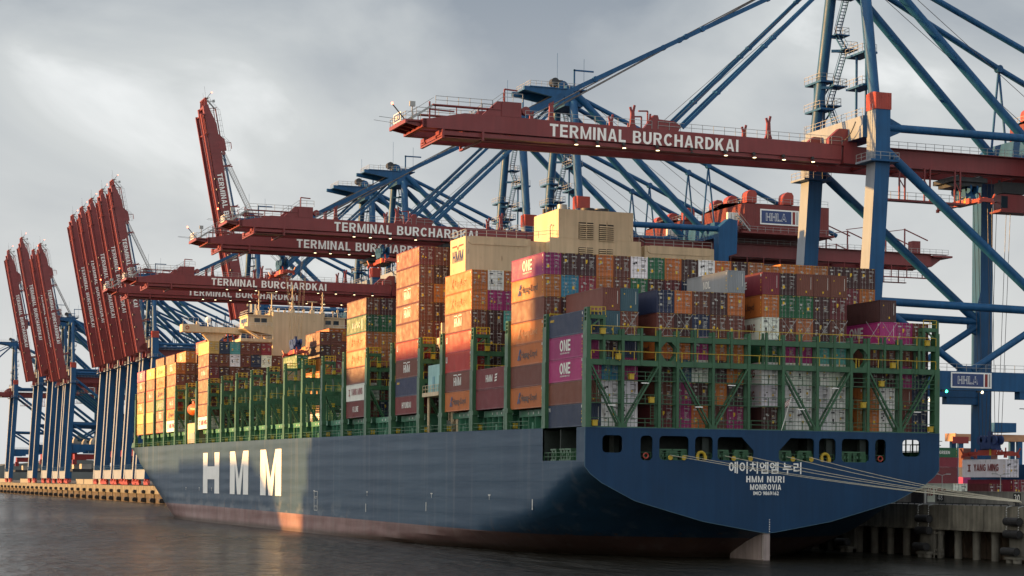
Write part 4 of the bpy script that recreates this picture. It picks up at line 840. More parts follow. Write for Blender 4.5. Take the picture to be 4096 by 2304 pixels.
# ------------------------------------------------------------------ ship-to-shore gantry cranes
BX, BZ = 33.7, 7.0                       # waterside rail, quay level: origin of a crane
def tubes(name, segs, r, n=12, matl=None, parent=None, caps=True):
    mb = MB()
    for p, q in segs: mb.tube(p, q, r, n)
    o = mb.obj(name, matl or M_BLUE, parent); return smooth_by_angle(o)
LEGX = lambda z: .0557*z                 # legs lean landward
def build_crane():
    c = link('gantry_crane', None)
    def paint_sunlit(o, lo=-.8):  # sun on the seaward faces painted in as a paler blue
        o.data.materials.append(M_SUNLIT)
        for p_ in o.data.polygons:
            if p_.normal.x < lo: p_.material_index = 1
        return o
    for s in (-1, 1):
        y = s*10.2
        m = MB(); a0, a1 = LEGX(6.2), LEGX(51)
        P = [(-1.25, 2.6), (1.25, 2.6), (LEGX(51)+1.25, 51), (LEGX(51)+1.3, 59.2 if s < 0 else 58.0), (LEGX(51)-1.25, 59.2 if s < 0 else 58.0), (LEGX(51)-1.25, 51)]
        m.prism(P, 'y', y-1.3, y+1.3); m.box(LEGX(51)-2.6, y-2.3, 51.2, LEGX(51)+2.4, y+2.3, 51.5); leg = paint_sunlit(m.obj('waterside_leg', M_BLUE, c))
        x0 = LEGX(51)
        cap = MB().box(x0-1.35, y-1.4, 59.2, x0+1.4, y+1.4, 61.7).prism([(y-1.4, 61.7), (y+1.4, 61.7), (y, 61.95)], 'x', x0-1.35, x0+1.4)
        for i in range(9 if s < 0 else 0): cap.box(x0-1.3+i*.31, y-1.44, 59.2, x0-1.18+i*.31, y-1.4, 61.7).box(x0-1.39, y-1.35+i*.31, 59.2, x0-1.35, y-1.23+i*.31, 61.7)
        if s < 0: cap.obj('leg_cap', M_ORED, leg)
        MB().rail([(x0-2.5, y+2.2, 51.5), (x0-2.5, y-2.2, 51.5), (x0+2.3, y-2.2, 51.5), (x0+2.3, y+2.2, 51.5)], 1.1, 1.5, .03).bar((x0-1.6, y-.9, 51.5), (x0-1.6, y-.9, 60), .06).bar((x0-1.6, y-.3, 51.5), (x0-1.6, y-.3, 60), .06).obj('leg_railing', M_GREY, leg)
        lp = MB().prism([(34.0, 2.6), (36.3, 2.6), (36.3, 51.0), (38.2, 51.6), (38.4, 58.6), (36.4, 59), (34.0, 57)], 'y', y-1.25, y+1.25); lp.obj('landside_leg', M_BLUE, c)
        for bx, nm in ((0, 'bogie'), (35.1, 'bogie')):
            m = MB(); m.prism([(y-1.2, 2.7), (y+1.2, 2.7), (y+.5, 1.9), (y-.5, 1.9)], 'x', bx-.9, bx+.9)
            for k in (-3.6, -1.2, 1.2, 3.6):
                m.prism([(y+k-1.0, .9), (y+k+1.0, .9), (y+k+.25, 1.9), (y+k-.25, 1.9)], 'x', bx-.6, bx+.6)
                for w in (-.5, .5): m.tube((bx-.2, y+k+w, .38), (bx+.2, y+k+w, .38), .36, 10)
                m.box(bx-.45, y+k-1.0, .3, bx+.45, y+k+1.0, .95)
            m.bar((bx, y-3.8, 1.5), (bx, y, 2.5), .5).bar((bx, y+3.8, 1.5), (bx, y, 2.5), .5); m.obj(nm, M_ORED, c)
        tb = MB().box(2.5, y-.8, 17.2, 34.2, y+.8, 20.1).box(1.8, y-.7, 16.0, 9, y+.7, 17.2).box(28, y-.7, 16.0, 34.2, y+.7, 17.2); tb = tb.obj('portal_beam', M_BLUE, c)
        MB().rail([(2.5, y-.75, 20.1), (34, y-.75, 20.1)], 1.1, 1.8, .03).obj('beam_railing', M_GREY, tb)
        tubes('portal_brace', [((4.2, y, 56.7), (36.5, y, 56.8))], .62, 12, None, c); tubes('portal_brace', [((3.6, y, 53.6), (35.2, y, 29.2))], .72, 12, None, c)
        tubes('portal_brace', [((2.2, y, 30.4), (34.5, y, 29.9))], .62, 12, None, c); tubes('portal_brace', [((2.4, y, 30.4), (18.2, y, 20.3))], .55, 12, None, c); tubes('portal_brace', [((34.5, y, 29.3), (19.6, y, 20.3))], .55, 12, None, c)
        MB().prism([(34.0, 27.6), (34.0, 31.4), (32.4, 30.6), (32.4, 28.4)], 'y', y-.3, y+.3).prism([(4.1, 58.4), (6.6, 57.3), (6.6, 56.1), (4.1, 55)], 'y', y-.3, y+.3).prism([(17, 20.1), (18, 21), (19.6, 21), (20.8, 20.1)], 'y', y-.3, y+.3).obj('gusset', M_BLUE, c)
        tubes('tower_leg', [((2.9, s*9.4, 58), (3.2, s*4.6, 82.4))], .88, 16, None, c)
        tubes('tower_backstay', [((4.0, s*4.6, 84.0), (33.4, s*5.4, 56.8))], .72, 14, None, c)
        tubes('rear_stay', [((4.5, s*3.2, 84), (34.5, s*5.0, 71.0)), ((34.5, s*5, 71.0), (66, s*5, 57.5))], .48, 12, None, c)
        h = MB().bar((34.5, s*5, 71), (33.0, s*5, 55), .28).bar((34.5, s*5, 71), (36.4, s*5, 55), .28).tube((34.5, s*5-.5, 71), (34.5, s*5+.5, 71), .6, 12); h.obj('stay_hanger', M_BLUE, c)
    paint_sunlit(MB().box(.9, -8.9, 55.3, 4.6, 8.9, 58.6).obj('portal_crossbeam', M_BLUE, c))
    MB().box(34.2, -8.9, 55.0, 37.6, 8.9, 58.4).obj('landside_crossbeam', M_BLUE, c)
    sb = MB().box(-1.0, -8.9, 2.5, 1.0, 8.9, 6.4).obj('sill_beam', M_BLUE, c); paint_sunlit(sb); MB().box(-1.35, -8.9, 6.5, 0, 8.9, 6.6).rail([(-1.3, -8.9, 6.6), (-1.3, 8.9, 6.6)], 1.8, 1.2, .04, 2).obj('sill_railing', M_BLUE, sb)
    MB().box(34.0, -8.9, 2.5, 36.2, 8.9, 6.0).obj('sill_beam', M_BLUE, c)
    MB().rail([(.9, 8.8, 58.6), (.9, -8.8, 58.6)], 1.1, 1.6, .03).obj('crossbeam_railing', M_GREY, c)
    # hinge frames and hanging cable on the crossbeam, zigzag stairs up the tower
    for s in (-1, 1): MB().prism([(-2.4, 54.6), (2.5, 54.6), (2.5, 55.4), (.9, 57.2), (-.6, 57.2), (-2.4, 55.6)], 'y', s*4.0-.5, s*4.0+.5).obj('hinge_frame', M_RED, c)
    st = MB(); rl = MB(); zz = [58.6, 63.2, 66, 71.2, 74.0, 79.4, 82.4]; yy = [5.0, 8.0, 6.2, 3.0, 5.6, 2.6, 4.2]
    for i in range(6):
        st.stair((4.6, yy[i], zz[i]), (4.6, yy[i+1], zz[i+1]), .9); a = yy[i+1]
        st.box(3.7, a-1.3, zz[i+1]-.18, 6.2, a+1.5, zz[i+1]); st.bar((2.6, a+.8, zz[i+1]-.2), (4.2, a, zz[i+1]-.2), .4); rl.rail([(3.8, a-1.2, zz[i+1]), (6.1, a-1.2, zz[i+1]), (6.1, a+1.4, zz[i+1])], 1.1, 1.2, .03)
    st.obj('zigzag_stairs', M_BLUE, c); rl.obj('stair_railing', M_GREY, c)
    for yc, za in ((8.2, (62.2, 66.6)), (-4.8, (63.6, 68.6))):
        p = MB()
        for z in za: p.box(2, yc-2.2, z, 4.5, yc+3.0, z+.3).bar((4.2, yc-1.8, z), (4.2, yc+.6, z-1.6), .2); MB().rail([(1.9, yc+3, z+.3), (1.9, yc-2.1, z+.3), (4.4, yc-2.1, z+.3)], 1.1, 1.4, .03).obj('platform_railing', M_GREY, c)
        for xx in (2.6, 4.3): p.bar((xx, yc+.8, 58.6), (xx, yc+.8, za[1]), .28)
        p.obj('service_platform', M_BLUE, c)
    # apex head
    hd = MB().box(1.4, -4.4, 81.6, 5.4, 4.4, 84.0).box(2.2, -3.2, 84, 4.6, 3.2, 86.2)
    for s in (-1, 1): hd.prism([(-7.6, 85.2), (4.8, 85.0), (4.8, 82.8), (1.0, 83.0), (-7.6, 84.4)], 'y', s*3.6-.4, s*3.6+.4)
    hd.box(-6.4, -4.2, 85.1, 6.4, 4.2, 85.3).tube((2.2, -1.5, 86.4), (2.2, 1.5, 86.4), 1.0, 14).tube((3.4, -4.3, 84), (3.4, 4.3, 84), .9, 14); hd = hd.obj('apex_head', M_BLUE, c)
    MB().rail([(-6.3, 4.1, 85.3), (-6.3, -4.1, 85.3), (6.3, -4.1, 85.3), (6.3, 4.1, 85.3)], 1.1, 1.3, .035).obj('head_railing', M_GREY, hd); MB().tube((.6, -.9, 87.2), (.6, .9, 87.2), .9, 12).box(.9, -1.1, 85.3, 2.2, 1.1, 87.6).obj('rope_sheave', M_DARK, hd)
    MB().bar((4.2, -2.5, 85), (4.2, -2.5, 89.8), .3).bar((4.0, -2.5, 89.6), (8.6, -2.5, 89.6), .3).bar((2.2, 2.2, 88), (2.2, 2.2, 94), .06).bar((6.2, -3, 86), (6.2, -3, 92), .06).obj('head_davit', M_BLUE, hd)
    # fixed girder with walkway, machinery house
    g = link('main_girder', None, c)
    for s in (-1, 1): MB().box(.2, s*4.5, 51.9, 90.6, s*3.3, 54.6).obj('girder_box', M_RED, g)
    m = MB()
    for x in range(6, 92, 7): m.box(x, -3.3, 52.2, x+.5, 3.3, 52.8)
    for s in (-1, 1): m.box(.2, s*3.3, 51.7, 90.6, s*2.9, 52.0)
    for s in (-1, 1):
        for x in range(40, 90, 4): m.bar((x, s*5.0, 51.9), (x, s*5.0, 49.2), .18)
        m.box(40, s*4.8, 49.0, 90, s*5.6, 49.2)
    m.obj('girder_crosstie', M_RED, g)
    m = MB()
    for s in (-1, 1): m.rail([(4.6, s*5.3, 54.6), (94.6, s*5.3, 54.6)], 1.1, 1.6, .03); m.rail([(40, s*5.6, 49.2), (90, s*5.6, 49.2)], 1.1, 1.8, .03)
    m.obj('girder_railing', M_GREY, g); m = MB()
    for s in (-1, 1): m.box(4.6, s*4.3, 54.6, 94.6, s*5.4, 54.68)
    m.box(90.6, -5.5, 54.0, 95.6, 5.5, 54.4).prism([(88, 51.9), (91, 51.9), (94, 54), (90.6, 54)], 'y', -4, 4); 
    for s in (-1, 1):
        for x in (64, 74, 84): m.bar((x, s*4, 54.6), (x, s*4, 60.2), .25).bar((x, s*4, 60), (x+6, s*4, 57.8), .22).bar((x, s*4, 60), (x-5, s*4, 59.2), .16)
    m.box(88, -1, 54.4, 90, 1, 58); m.obj('rear_platform', M_RED, g)
    m = MB()
    for x in (9.5, 14, 19.5): m.bar((x, -5.4, 51.9), (x, -5.4, 46.7), .22).bar((x+1, -5.4, 51.9), (x+1, -5.4, 46.7), .22).bar((x, -5.4, 50), (x+1, -5.4, 48.5), .12)
    m.box(6, -6.2, 46.4, 21, -4.9, 46.7); wk = m.obj('hanging_walkway', M_RED, g); MB().rail([(6, -6.2, 46.7), (21, -6.2, 46.7), (21, -4.9, 46.7)], 1.1, 1.5, .03).obj('walkway_railing', M_GREY, wk)
    hs = link('machinery_house', None, c)
    m = MB().box(40.5, -10.4, 56.6, 61, 10.4, 62.7); 
    for s in (-1, 1): m.prism([(-10.5, 62.7), (10.5, 62.7), (0, 63.8)], 'x', 40.4, 61.1)
    for i in range(40): m.box(40.44, -10.2+i*.52, 56.8, 40.5, -10.0+i*.52, 62.6)
    for i in range(36): m.box(41+i*.55, -10.45, 56.8, 41.2+i*.55, -10.4, 62.6)
    m.box(39.6, -11.2, 56.2, 62, 11.2, 56.6); m.obj('house_wall', M_HOUSE, hs)
    hhla_sign(hs, 44.2, 58.3, -10.5, 9.4, 3.3)
    for x, y in ((42.6, -8.3), (42.8, 1), (42.8, 8), (51.5, -8.3)):
        v = MB(); pf = [(y-1, 63.2), (y+1, 63.2)] ; v.prism([(x-1.1, 63.0), (x+1.3, 63.0), (x+1.3, 65.0), (x+.9, 65.6), (x-.2, 65.7), (x-.9, 65.2), (x-1.1, 64.6)], 'y', y-1.2, y+1.2).obj('roof_vent', M_ORED, hs)
    MB().rail([(40.6, 10.3, 62.9), (40.6, -10.3, 62.9), (60.8, -10.3, 62.9)], 1.1, 1.8, .03).rail([(39.7, 11, 56.6), (39.7, -11, 56.6), (61.9, -11, 56.6)], 1.1, 1.8, .03).stair((38.3, -10.8, 60), (41.5, -10.8, 56.6), .9).obj('house_railing', M_GREY, hs)
    for i in range(3): MB().box(37+i*.9, -9.6, 59.0, 37.7+i*.9, -8.8, 60.6).obj('cabinet', M_WHITE2, hs)
    return c
M_HOUSE = mat('house_red', (.17, .028, .026), .5, .08, .3, .08)
def build_boom():
    b = link('boom', None)
    for s in (-1, 1):
        P = [(0, -1.6), (0, .7), (-61.2, 1.1), (-66.4, .0), (-67.4, -.05), (-67.4, -1.3), (-62, -1.35)]
        MB().prism(P, 'y', s*4.5, s*3.3).box(-65, s*4.25, -2.15, 0, s*2.7, -1.6).box(-65, s*2.7, -2.35, 0, s*2.4, -2.15).obj('boom_girder', M_RED, b)
    m = MB().box(-67.55, -4.5, -1.28, -66.9, 4.5, -.1).box(-66.9, -.35, -1.1, 0, .35, -.95)
    for x in range(-60, 0, 7): m.box(x, -3.3, -1.0, x+.5, 3.3, -.4)
    m.obj('boom_crosstie', M_RED, b)
    m = MB().box(-69.9, -3.9, -.45, -67.4, 3.9, -.2).box(-69.9, -3.9, -.75, -69.6, 3.9, -.45)
    for y in (-3.4, -1.1, 1.1, 3.4): m.prism([(-69.7, -.45), (-67.55, -.45), (-67.55, -1.1), (-69.7, -.7)], 'y', y-.12, y+.12)
    tp = m.obj('tip_platform', M_RED, b); MB().rail([(-67.6, -3.8, -.2), (-69.8, -3.8, -.2), (-69.8, 3.8, -.2), (-67.6, 3.8, -.2)], 1.1, 1.2, .03).obj('tip_railing', M_GREY, tp)
    sg = MB().box(-70.02, -2.0, -.15, -69.95, 1.4, 1.15).obj('tip_sign', M_WHITE, tp); flat('sign_field', [rc(-1.5, .12, 1.5, 1.15)], M_NAVY, sg, (-70.04, -.3, -.13), 1, PORT); words('HHLA', .55, M_WHITE, sg, (-70.06, -.3, .22), PORT)
    bc = MB().bar((-69.6, -2.5, 0), (-71.4, -2.5, 2.0), .14).bar((-69.8, -3.0, -.2), (-73.5, -3.0, .0), .05).bar((-69.8, 3.0, .4), (-72.5, 3.0, .6), .04).obj('beacon_arm', M_DARK, tp); MB().tube((-71.4, -2.5, 1.95), (-71.45, -2.5, 2.25), .14, 8).obj('red_beacon', M_LRED, bc)
    MB().bar((-68.6, -3, -.2), (-68.6, -3, 1.8), .15).box(-69.0, -3.2, 1.8, -68.2, -2.8, 2.5).obj('flood_light', M_GREY, tp)
    m = MB()
    for x in (-64.6, -58.6): m.bar((x, -4.9, -1.4), (x, -4.9, -2.7), .3).bar((x, 4.9, -1.4), (x, 4.9, -2.7), .3).box(x-.2, -5, -2.75, x+.2, 5, -2.5)
    m.box(-64.6, -5, -2.62, -58.6, -2, -2.55).box(-64.8, -5, -2.4, -64.6, 5, -1.9); m.obj('tip_cradle', M_RED, b)
    for s in (-1, 1):
        m = MB().box(-66, s*4.5, 1.95, -55, s*3.5, 2.1); [m.bar((x, s*4, .6), (x, s*4, 2), .12) for x in (-65.5, -62.3, -59)]; m.obj('raised_walkway', M_RED, b)
    m = MB()
    for s in (-1, 1):
        m.rail([(-65.6, s*4.5, 2.1), (-57, s*4.5, 2.1)], 1.15, 1.6, .035).stair((-69, s*3.8, -.1), (-65.8, s*3.8, 2.05), .8); m.rail([(-57, s*4.5, 2.1), (-55.4, s*4.5, 3.3), (-52.4, s*4.5, 3.3)], 1.15, 1.6, .035)
        m.rail([(-52, s*4.6, 1.0), (-32, s*4.6, .9)], 1.15, 1.8, .03); m.rail([(-31, s*4.6, .9), (0, s*4.6, .7)], 1.15, 1.8, .03)
    m.obj('boom_railing', M_GREY, b)
    for s in (-1, 1):
        MB().box(-55.6, s*4.55, 1.05, -52.6, s*3.5, 3.2).prism([(-58.5, 1.1), (-55.6, 1.1), (-55.6, 3.2), (-56.2, 3.2)], 'y', s*4.4, s*3.6).tube((-51.9, s*4.2-.4, 2.1), (-51.9, s*4.2+.4, 2.1), .62, 12).obj('stay_anchor', M_RED, b)
        MB().prism([(-33.2, .9), (-27.6, .9), (-27.2, 1.7), (-28.4, 2.3), (-30.8, 2.4), (-31, 3.0), (-31.6, 3.0)], 'y', s*4.5, s*3.6).bar((-32.2, s*4, .9), (-32.0, s*4, 3.2), .24).obj('inner_stay_anchor', M_RED, b)
        for x in (-47.8, -34.9, -12.4):
            f = MB().prism([(x-.6, .9), (x+.6, .9), (x+.36, 1.5), (x+.26, 3.3), (x-.26, 3.3), (x-.36, 1.5)], 'y', s*4.0-.22, s*4.0+.22).bar((x+.12, s*4, 3.2), (x+.36, s*4, 4.3), .18, .34).bar((x-.12, s*4, 3.2), (x-.36, s*4, 4.0), .18, .34); f.obj('stay_rest', M_RED, b)
    for x, z, h, l in ((-66.3, -.1, 2.6, 3.7), (-55, 3.2, 1.9, 2.0), (-33.4, 1, 1.7, -1.5), (-32.4, 1, 2.6, -1.5)): MB().bar((x, -3.9, z), (x, -3.9, z+h), .2).bar((x, -3.9, z+h-(1.1 if l > 3 else 0)), (x+l, -3.9, z+h-.1-(1.1 if l > 3 else 0)), .2).obj('davit', M_RED, b)
    w_ = words('TERMINAL BURCHARDKAI', 1.82, M_WHITE, b, (0, 0, 0), center=False, gap=.155, condense=1.0); bb = max(v.co.x for v in w_.data.vertices); w_.scale = (30.5/bb, 1, 1); w_.location = (-48.2, -4.56, -1.28)
    w_.rotation_euler.y = R(.55)
    lm = MB().box(-.2, -.2, .3, .2, .2, .7).bar((0, 0, .35), (0, -.25, .05), .1).tube((0, -.25, .1), (0, -.25, -.1), .07, 10, .32).mesh('flood_lamp', M_DARK); bu = MB().tube((0, -.25, -.15), (0, -.25, -.1), .26, 12).mesh('lamp_glow', M_LAMP)
    for i, x in enumerate((-44.2, -40.8, -36.6, -31.2, -25.6, -20.0, -15.2, -10.2, -5.2)):
        l = link('flood_lamp', lm, b, (x, -4.75, -2.2))
        if i not in (4,): link('lamp_glow', bu, l)
    global BULB_OFF
    BULB_OFF = bu.copy(); BULB_OFF.materials[0] = M_WHITE2
    return b
def stays(parent, raised=False, ends=None):
    if not raised:
        for s in (-1, 1):
            y = s*4.0; A = (2.2, y, 83.8)
            for nm, E, w in (('outer_stay', (-51.9, y, 56.1), .62), ('inner_stay', (-27.4, y+.25, 55.6), .5), ('inner_stay', (-27.2, y-.55, 55.4), .5)):
                if nm == 'inner_stay': E = (E[0], E[1], E[2])
                m = MB(); a, e = Vector(A), Vector(E)
                m.bar(a, e, .3, w)
                for f in (.16, .2, .48, .53, .80):
                    p = a.lerp(e, f); m.tube(p+Vector((0, -.28, 0)), p+Vector((0, .28, 0)), w*.68, 12)
                m.obj(nm, M_BLUE, parent)
        m = MB()
        for dy in (-1.0, 1.0, 2.2, -2.2): m.tube((2.2, dy, 85.6), (-50+abs(dy), dy*1.6, 56.6), .07, 5)
        for dy in (-3.2, 3.3): m.tube((2.2, dy, 83.0), (-28.5, dy, 56.2), .04, 5); m.tube((6, dy, 84), (38, dy, 62), .05, 5)
        m.obj('rope', M_ROPE, parent)
    else:
        for s in (-1, 1):
            y = s*4.0; a = Vector(ends[0]); e = Vector((2.0, y, 84)); a.y = y; mid = Vector(ends[1]); mid.y = y
            MB().bar(a, mid, .3, .6).bar(mid, e, .3, .6).obj('outer_stay', M_BLUE, parent)
        m = MB()
        for dy in (-2.6, -1.6, 1.6, 2.6, 0, 3.2): m.tube((ends[0][0], dy, ends[0][2]+2), (3.2, dy, 86), .07, 5)
        m.obj('rope', M_ROPE, parent)
def trolley(parent, x, y=0, cab=True, drop=0):
    t = link('trolley', None, parent, (x, 0, 51.6))
    MB().box(-3, -3.2, -.9, 3, 3.2, -.2).box(-2.4, -2.6, -1.5, 2.4, 2.6, -.9).tube((-2, -2.9, -.3), (-2, 2.9, -.3), .45, 10).tube((2, -2.9, -.3), (2, 2.9, -.3), .45, 10).obj('trolley_frame', M_DARK, t)
    if cab:
        k = link('operator_cab', None, t, (7.5, 0, 0)); MB().box(-1.2, -2.4, -2.2, 3.2, -.2, -.4).bar((-1, -1.3, -.4), (-1, -1.3, 0), .3).obj('cab_frame', M_DARK, k); MB().box(-1.5, -2.6, -5.0, -.2, -.4, -2.4).box(-.2, -2.6, -5.0, 3.4, -.4, -2.4).box(-1.9, -2.9, -5.3, 4.4, 0, -5.05).obj('cab_body', M_RED, k)
        MB().prism([(-1.56, -4.6), (-1.5, -2.7), (-.3, -2.7), (-.3, -4.6)], 'y', -2.64, -2.61).obj('cab_window', M_GLASS, k); MB().rail([(4.3, -2.8, -5.05), (3.5, -2.8, -5.05)], 1.0, .8, .04).bar((2.5, -2.9, -5.3), (5.2, -2.9, -5.3), .2).obj('cab_railing', M_RED, k)
        m = MB()
        for i in range(10): a, b = i/10, (i+1)/10; m.tube((-6+a*5.5, -1.3, -.8-6*a*(1-a)*1.2-2*a), (-6+b*5.5, -1.3, -.8-6*b*(1-b)*1.2-2*b), .1, 5); m.tube((3.4+a*8, -1.3, -1-14*a*(1-a)), (3.4+b*8, -1.3, -1-14*b*(1-b)), .1, 5)
        m.obj('festoon_cable', M_ROPE, k)
    return t
def spreader(name, label, x, y, z, num, top, container_=None):
    # head block with sheaves over an orange telescopic spreader, lying along Y, hung on ropes
    t = thing('spreader', label, 'spreader', (x, y, z), 'container spreaders hanging from the cranes')
    hb = MB().box(-.9, -1.6, 1.2, .9, 1.6, 2.2).box(-.5, -2.4, 1.0, .5, 2.4, 1.3)
    for yy in (-2.0, -1.0, 1.0, 2.0): hb.tube((-.75, yy, 2.6), (-.45, yy, 2.6), .78, 14).tube((.45, yy, 2.6), (.75, yy, 2.6), .78, 14)
    hb.box(-.3, -.3, 2.2, .3, .3, 4.0); hb.obj('head_block', M_NAVY if num in ('60', '108') else M_BLUE, t)
    m = MB().box(-.75, -2.4, .15, .75, 2.4, 1.0).box(-.35, -5.9, .2, .35, 5.9, .75)
    for s in (-1, 1):
        m.box(-1.22, s*6.1, 0, 1.22, s*5.6, .6)
        for sx in (-1, 1): m.bar((sx*1.15, s*5.95, .5), (sx*1.4, s*6.3, 1.25), .22).box(sx*1.2-.2, s*5.95-.2, -.3, sx*1.2+.2, s*5.95+.2, .2)
    m.obj('spreader_frame', M_ORED, t); MB().box(-.78, -1.4, .1, -.75, -.9, 1.1).obj('warning_panel', M_YEL, t)
    words(num, .62, M_WHITE, t, (-.0, -2.42, .3)); 
    m = MB()
    for sx in (-.6, .6):
        for sy in (-2.2, -1.2, 1.2, 2.2): m.tube((sx, sy, 3.2), (sx*3.2, sy*1.15, top-z), .045, 5)
    m.obj('hoist_rope', M_ROPE, t)
    return t
CR = build_crane(); BM = build_boom()
CLIST = [(44.5, 1, 0, 'nearest crane, boom lowered high over the ship, tall blue legs at right'), (162, 1, 0, 'crane with lowered boom just behind the cream engine casing and house sign'), (192.5, 1, 0, 'crane with lowered boom half hidden below the second boom, spreader hanging'), (281, 1, 0, 'crane with lowered boom over the bridge, upper of the two distant lowered booms'), (311.5, 1, 0, 'crane with lowered boom over the bridge, lowest of the lowered booms'),
 (454.5, 1.1, 1, 'lone crane with raised boom standing right of the group of five'), (654, 1.1, 1, 'crane with raised boom, rightmost and tallest of the group of five'), (684.5, 1.1, 1, 'crane with raised boom, second from right in the group of five'), (716, 1.1, 1, 'crane with raised boom, middle one of the group of five'), (746, 1.1, 1, 'crane with raised boom, second from left in the group of five'), (778, 1.1, 1, 'crane with raised boom, leftmost of the group of five'),
 (907.6, 1.1, 1, 'crane with raised boom, rightmost of the far left group of four'), (938, 1.1, 1, 'crane with raised boom, close behind the rightmost of the group of four'), (986, 1.2, 1, 'crane with raised boom, second from left in the group of four'), (1056, 1.2, 1, 'crane with raised boom at the far left, outermost of the group of four'), (1191.5, 1.15, 0, 'farthest crane with lowered boom, at the left picture edge')]
CRANES = []
for i, (yc, s, mode, lab) in enumerate(CLIST):
    c = CR if i == 0 else clone(CR); CRANES.append(c); c.location = (BX, yc, BZ); c.scale = (s, s, s); tag(c, lab, 'crane', 'ship to shore gantry cranes along the quay')
# the boom: one prototype, copied to each crane
for i, (yc, s, mode, lab) in enumerate(CLIST):
    b = BM if i == 0 else clone(BM); b.parent = CRANES[i]; b.location = (-.2, 0, 54.0)
    if mode:
        b.rotation_euler.y = R(79.5)
        for ch in b.children:
            if ch.name.startswith('boom_girder'): ch.scale.z = 1.38
            if ch.name.startswith('lettering'): ch.scale = (ch.scale.x*.91, .92, 1); ch.location = (-45.8, -4.56, -1.15); ch.rotation_euler.y = 0
            if ch.name.startswith('flood_lamp'):
                for g_ in ch.children: g_.data = BULB_OFF
SP = link('stay_proto', None); stays(SP)
def ends(): 
    a = R(79.5); d = Vector((-math.cos(a), 0, math.sin(a))); n = Vector((math.sin(a), 0, math.cos(a))); h = Vector((-.2, 0, 54)); p = h+d*51.9+n*2.2; q = h+d*31+n*2.4; return [tuple(p), tuple(q)]
SR = link('stay_proto', None); stays(SR, True, ends())
for i, (yc, s, mode, lab) in enumerate(CLIST):
    for ch in (SR if mode else SP).children:
        c = ch.copy(); COL.objects.link(c); c.parent = CRANES[i]
for pr in (SP, SR):
    for ch in list(pr.children): bpy.data.objects.remove(ch)
    bpy.data.objects.remove(pr)
hhla_sign(CRANES[0], 15.4, 17.55, -11.05, 7.3, 2.4)
for x, y, z, mm in ((14.2, -11, 17.0, M_LGRN), (9.7, -9, 15.8, M_LRED), (12.5, -9, 15.7, M_LAMP), (20.6, -11, 17.0, M_LAMP)):
    l = MB().box(x-.5, y-.15, z-.1, x+.3, y+.15, z+.15).obj('signal_lamp', M_DARK, CRANES[0]); MB().tube((x+.4, y-.02, z), (x+.4, y-.18, z-.1), .2, 8).obj('lamp_glow', mm, l)
m = MB()
for i in range(12):
    a, b = i/12, (i+1)/12; f = lambda t_: (-.05, -8.4+5.6*t_, 57.6-2.8*t_*(1-t_)*2-1.6*t_)
    m.tube(f(a), f(b), .09, 5)
m.obj('hanging_cable', M_ROPE, CRANES[0])
trolley(CRANES[0], 24); trolley(CRANES[1], -22); trolley(CRANES[2], -29); trolley(CRANES[3], 12)
for c in CRANES[6:]:
    y = 0; d = MB()
    for a in range(0, 180, 15):
        d.prism([(12, 20.2), (12+3.2*math.cos(R(a))+3.2-3.2, 20.2)], 'y', 0, 0) if 0 else None
    P = [(15+3.3*math.cos(R(a)), 20.2+4.0*math.sin(R(a))) for a in range(0, 181, 12)]
    if c is CRANES[6]:
        dm = MB().prism(P, 'y', -10.9, -6).mesh('cable_reel_dome', M_LGREY); wm_ = MB().box(13.8, -10.95, 21.0, 16.4, -10.9, 22.4).mesh('dome_vent', M_DARK); tm = MB().box(4, -9, 12.4, 14, -2, 15.2).box(3, -10, 9.8, 5, -7, 12.4).mesh('portal_trolley', M_SIGNRED); lpm = MB().box(3, -9.5, 6.2, 24, 9.5, 7.6).mesh('lashing_platform', M_DARK)
        pm_ = MB().box(8, -6, 7.6, 13, 2, 10.2).mesh('platform_cabin', M_LGREY)
    o = link('cable_reel_dome', dm, c); link('dome_vent', wm_, o); link('portal_trolley', tm, c); o = link('lashing_platform', lpm, c); link('platform_cabin', pm_, o)
# spreaders and the containers they hold
spreader('spreader', 'orange spreader number 83 parked under the nearest crane girder at right', 58.6, 44.5, 54.2, '83', 58.5)
spreader('spreader', 'orange spreader number 77 parked under the second boom behind a tall stack', -3.2, 162, 54.0, '77', 58.5)
spreader('spreader', 'red orange spreader number 72 parked under the third boom above the bridge', -16.8, 192.5, 54.0, '72', 58.5)
spreader('spreader', 'red spreader lowering a yellow container between the midship lashing bridges', -13.6, 192.5, 36.9, '108', 59.0)
container(-13.6, 186.4, 33.6, 'G', 'sunlit green container hoisted under a red spreader above the empty midship bays', False, 1, group='containers on crane hooks', logo='U A S C')
spreader('spreader', 'dark red spreader number 60 holding a white container low at right', 63.9, 44.7, 14.3, '60', 58.5)
container(63.9, 38.6, 10.9, 'W', 'white container with red lettering hanging from a crane at the right edge', False, 2, group='containers on crane hooks', logo='yang')

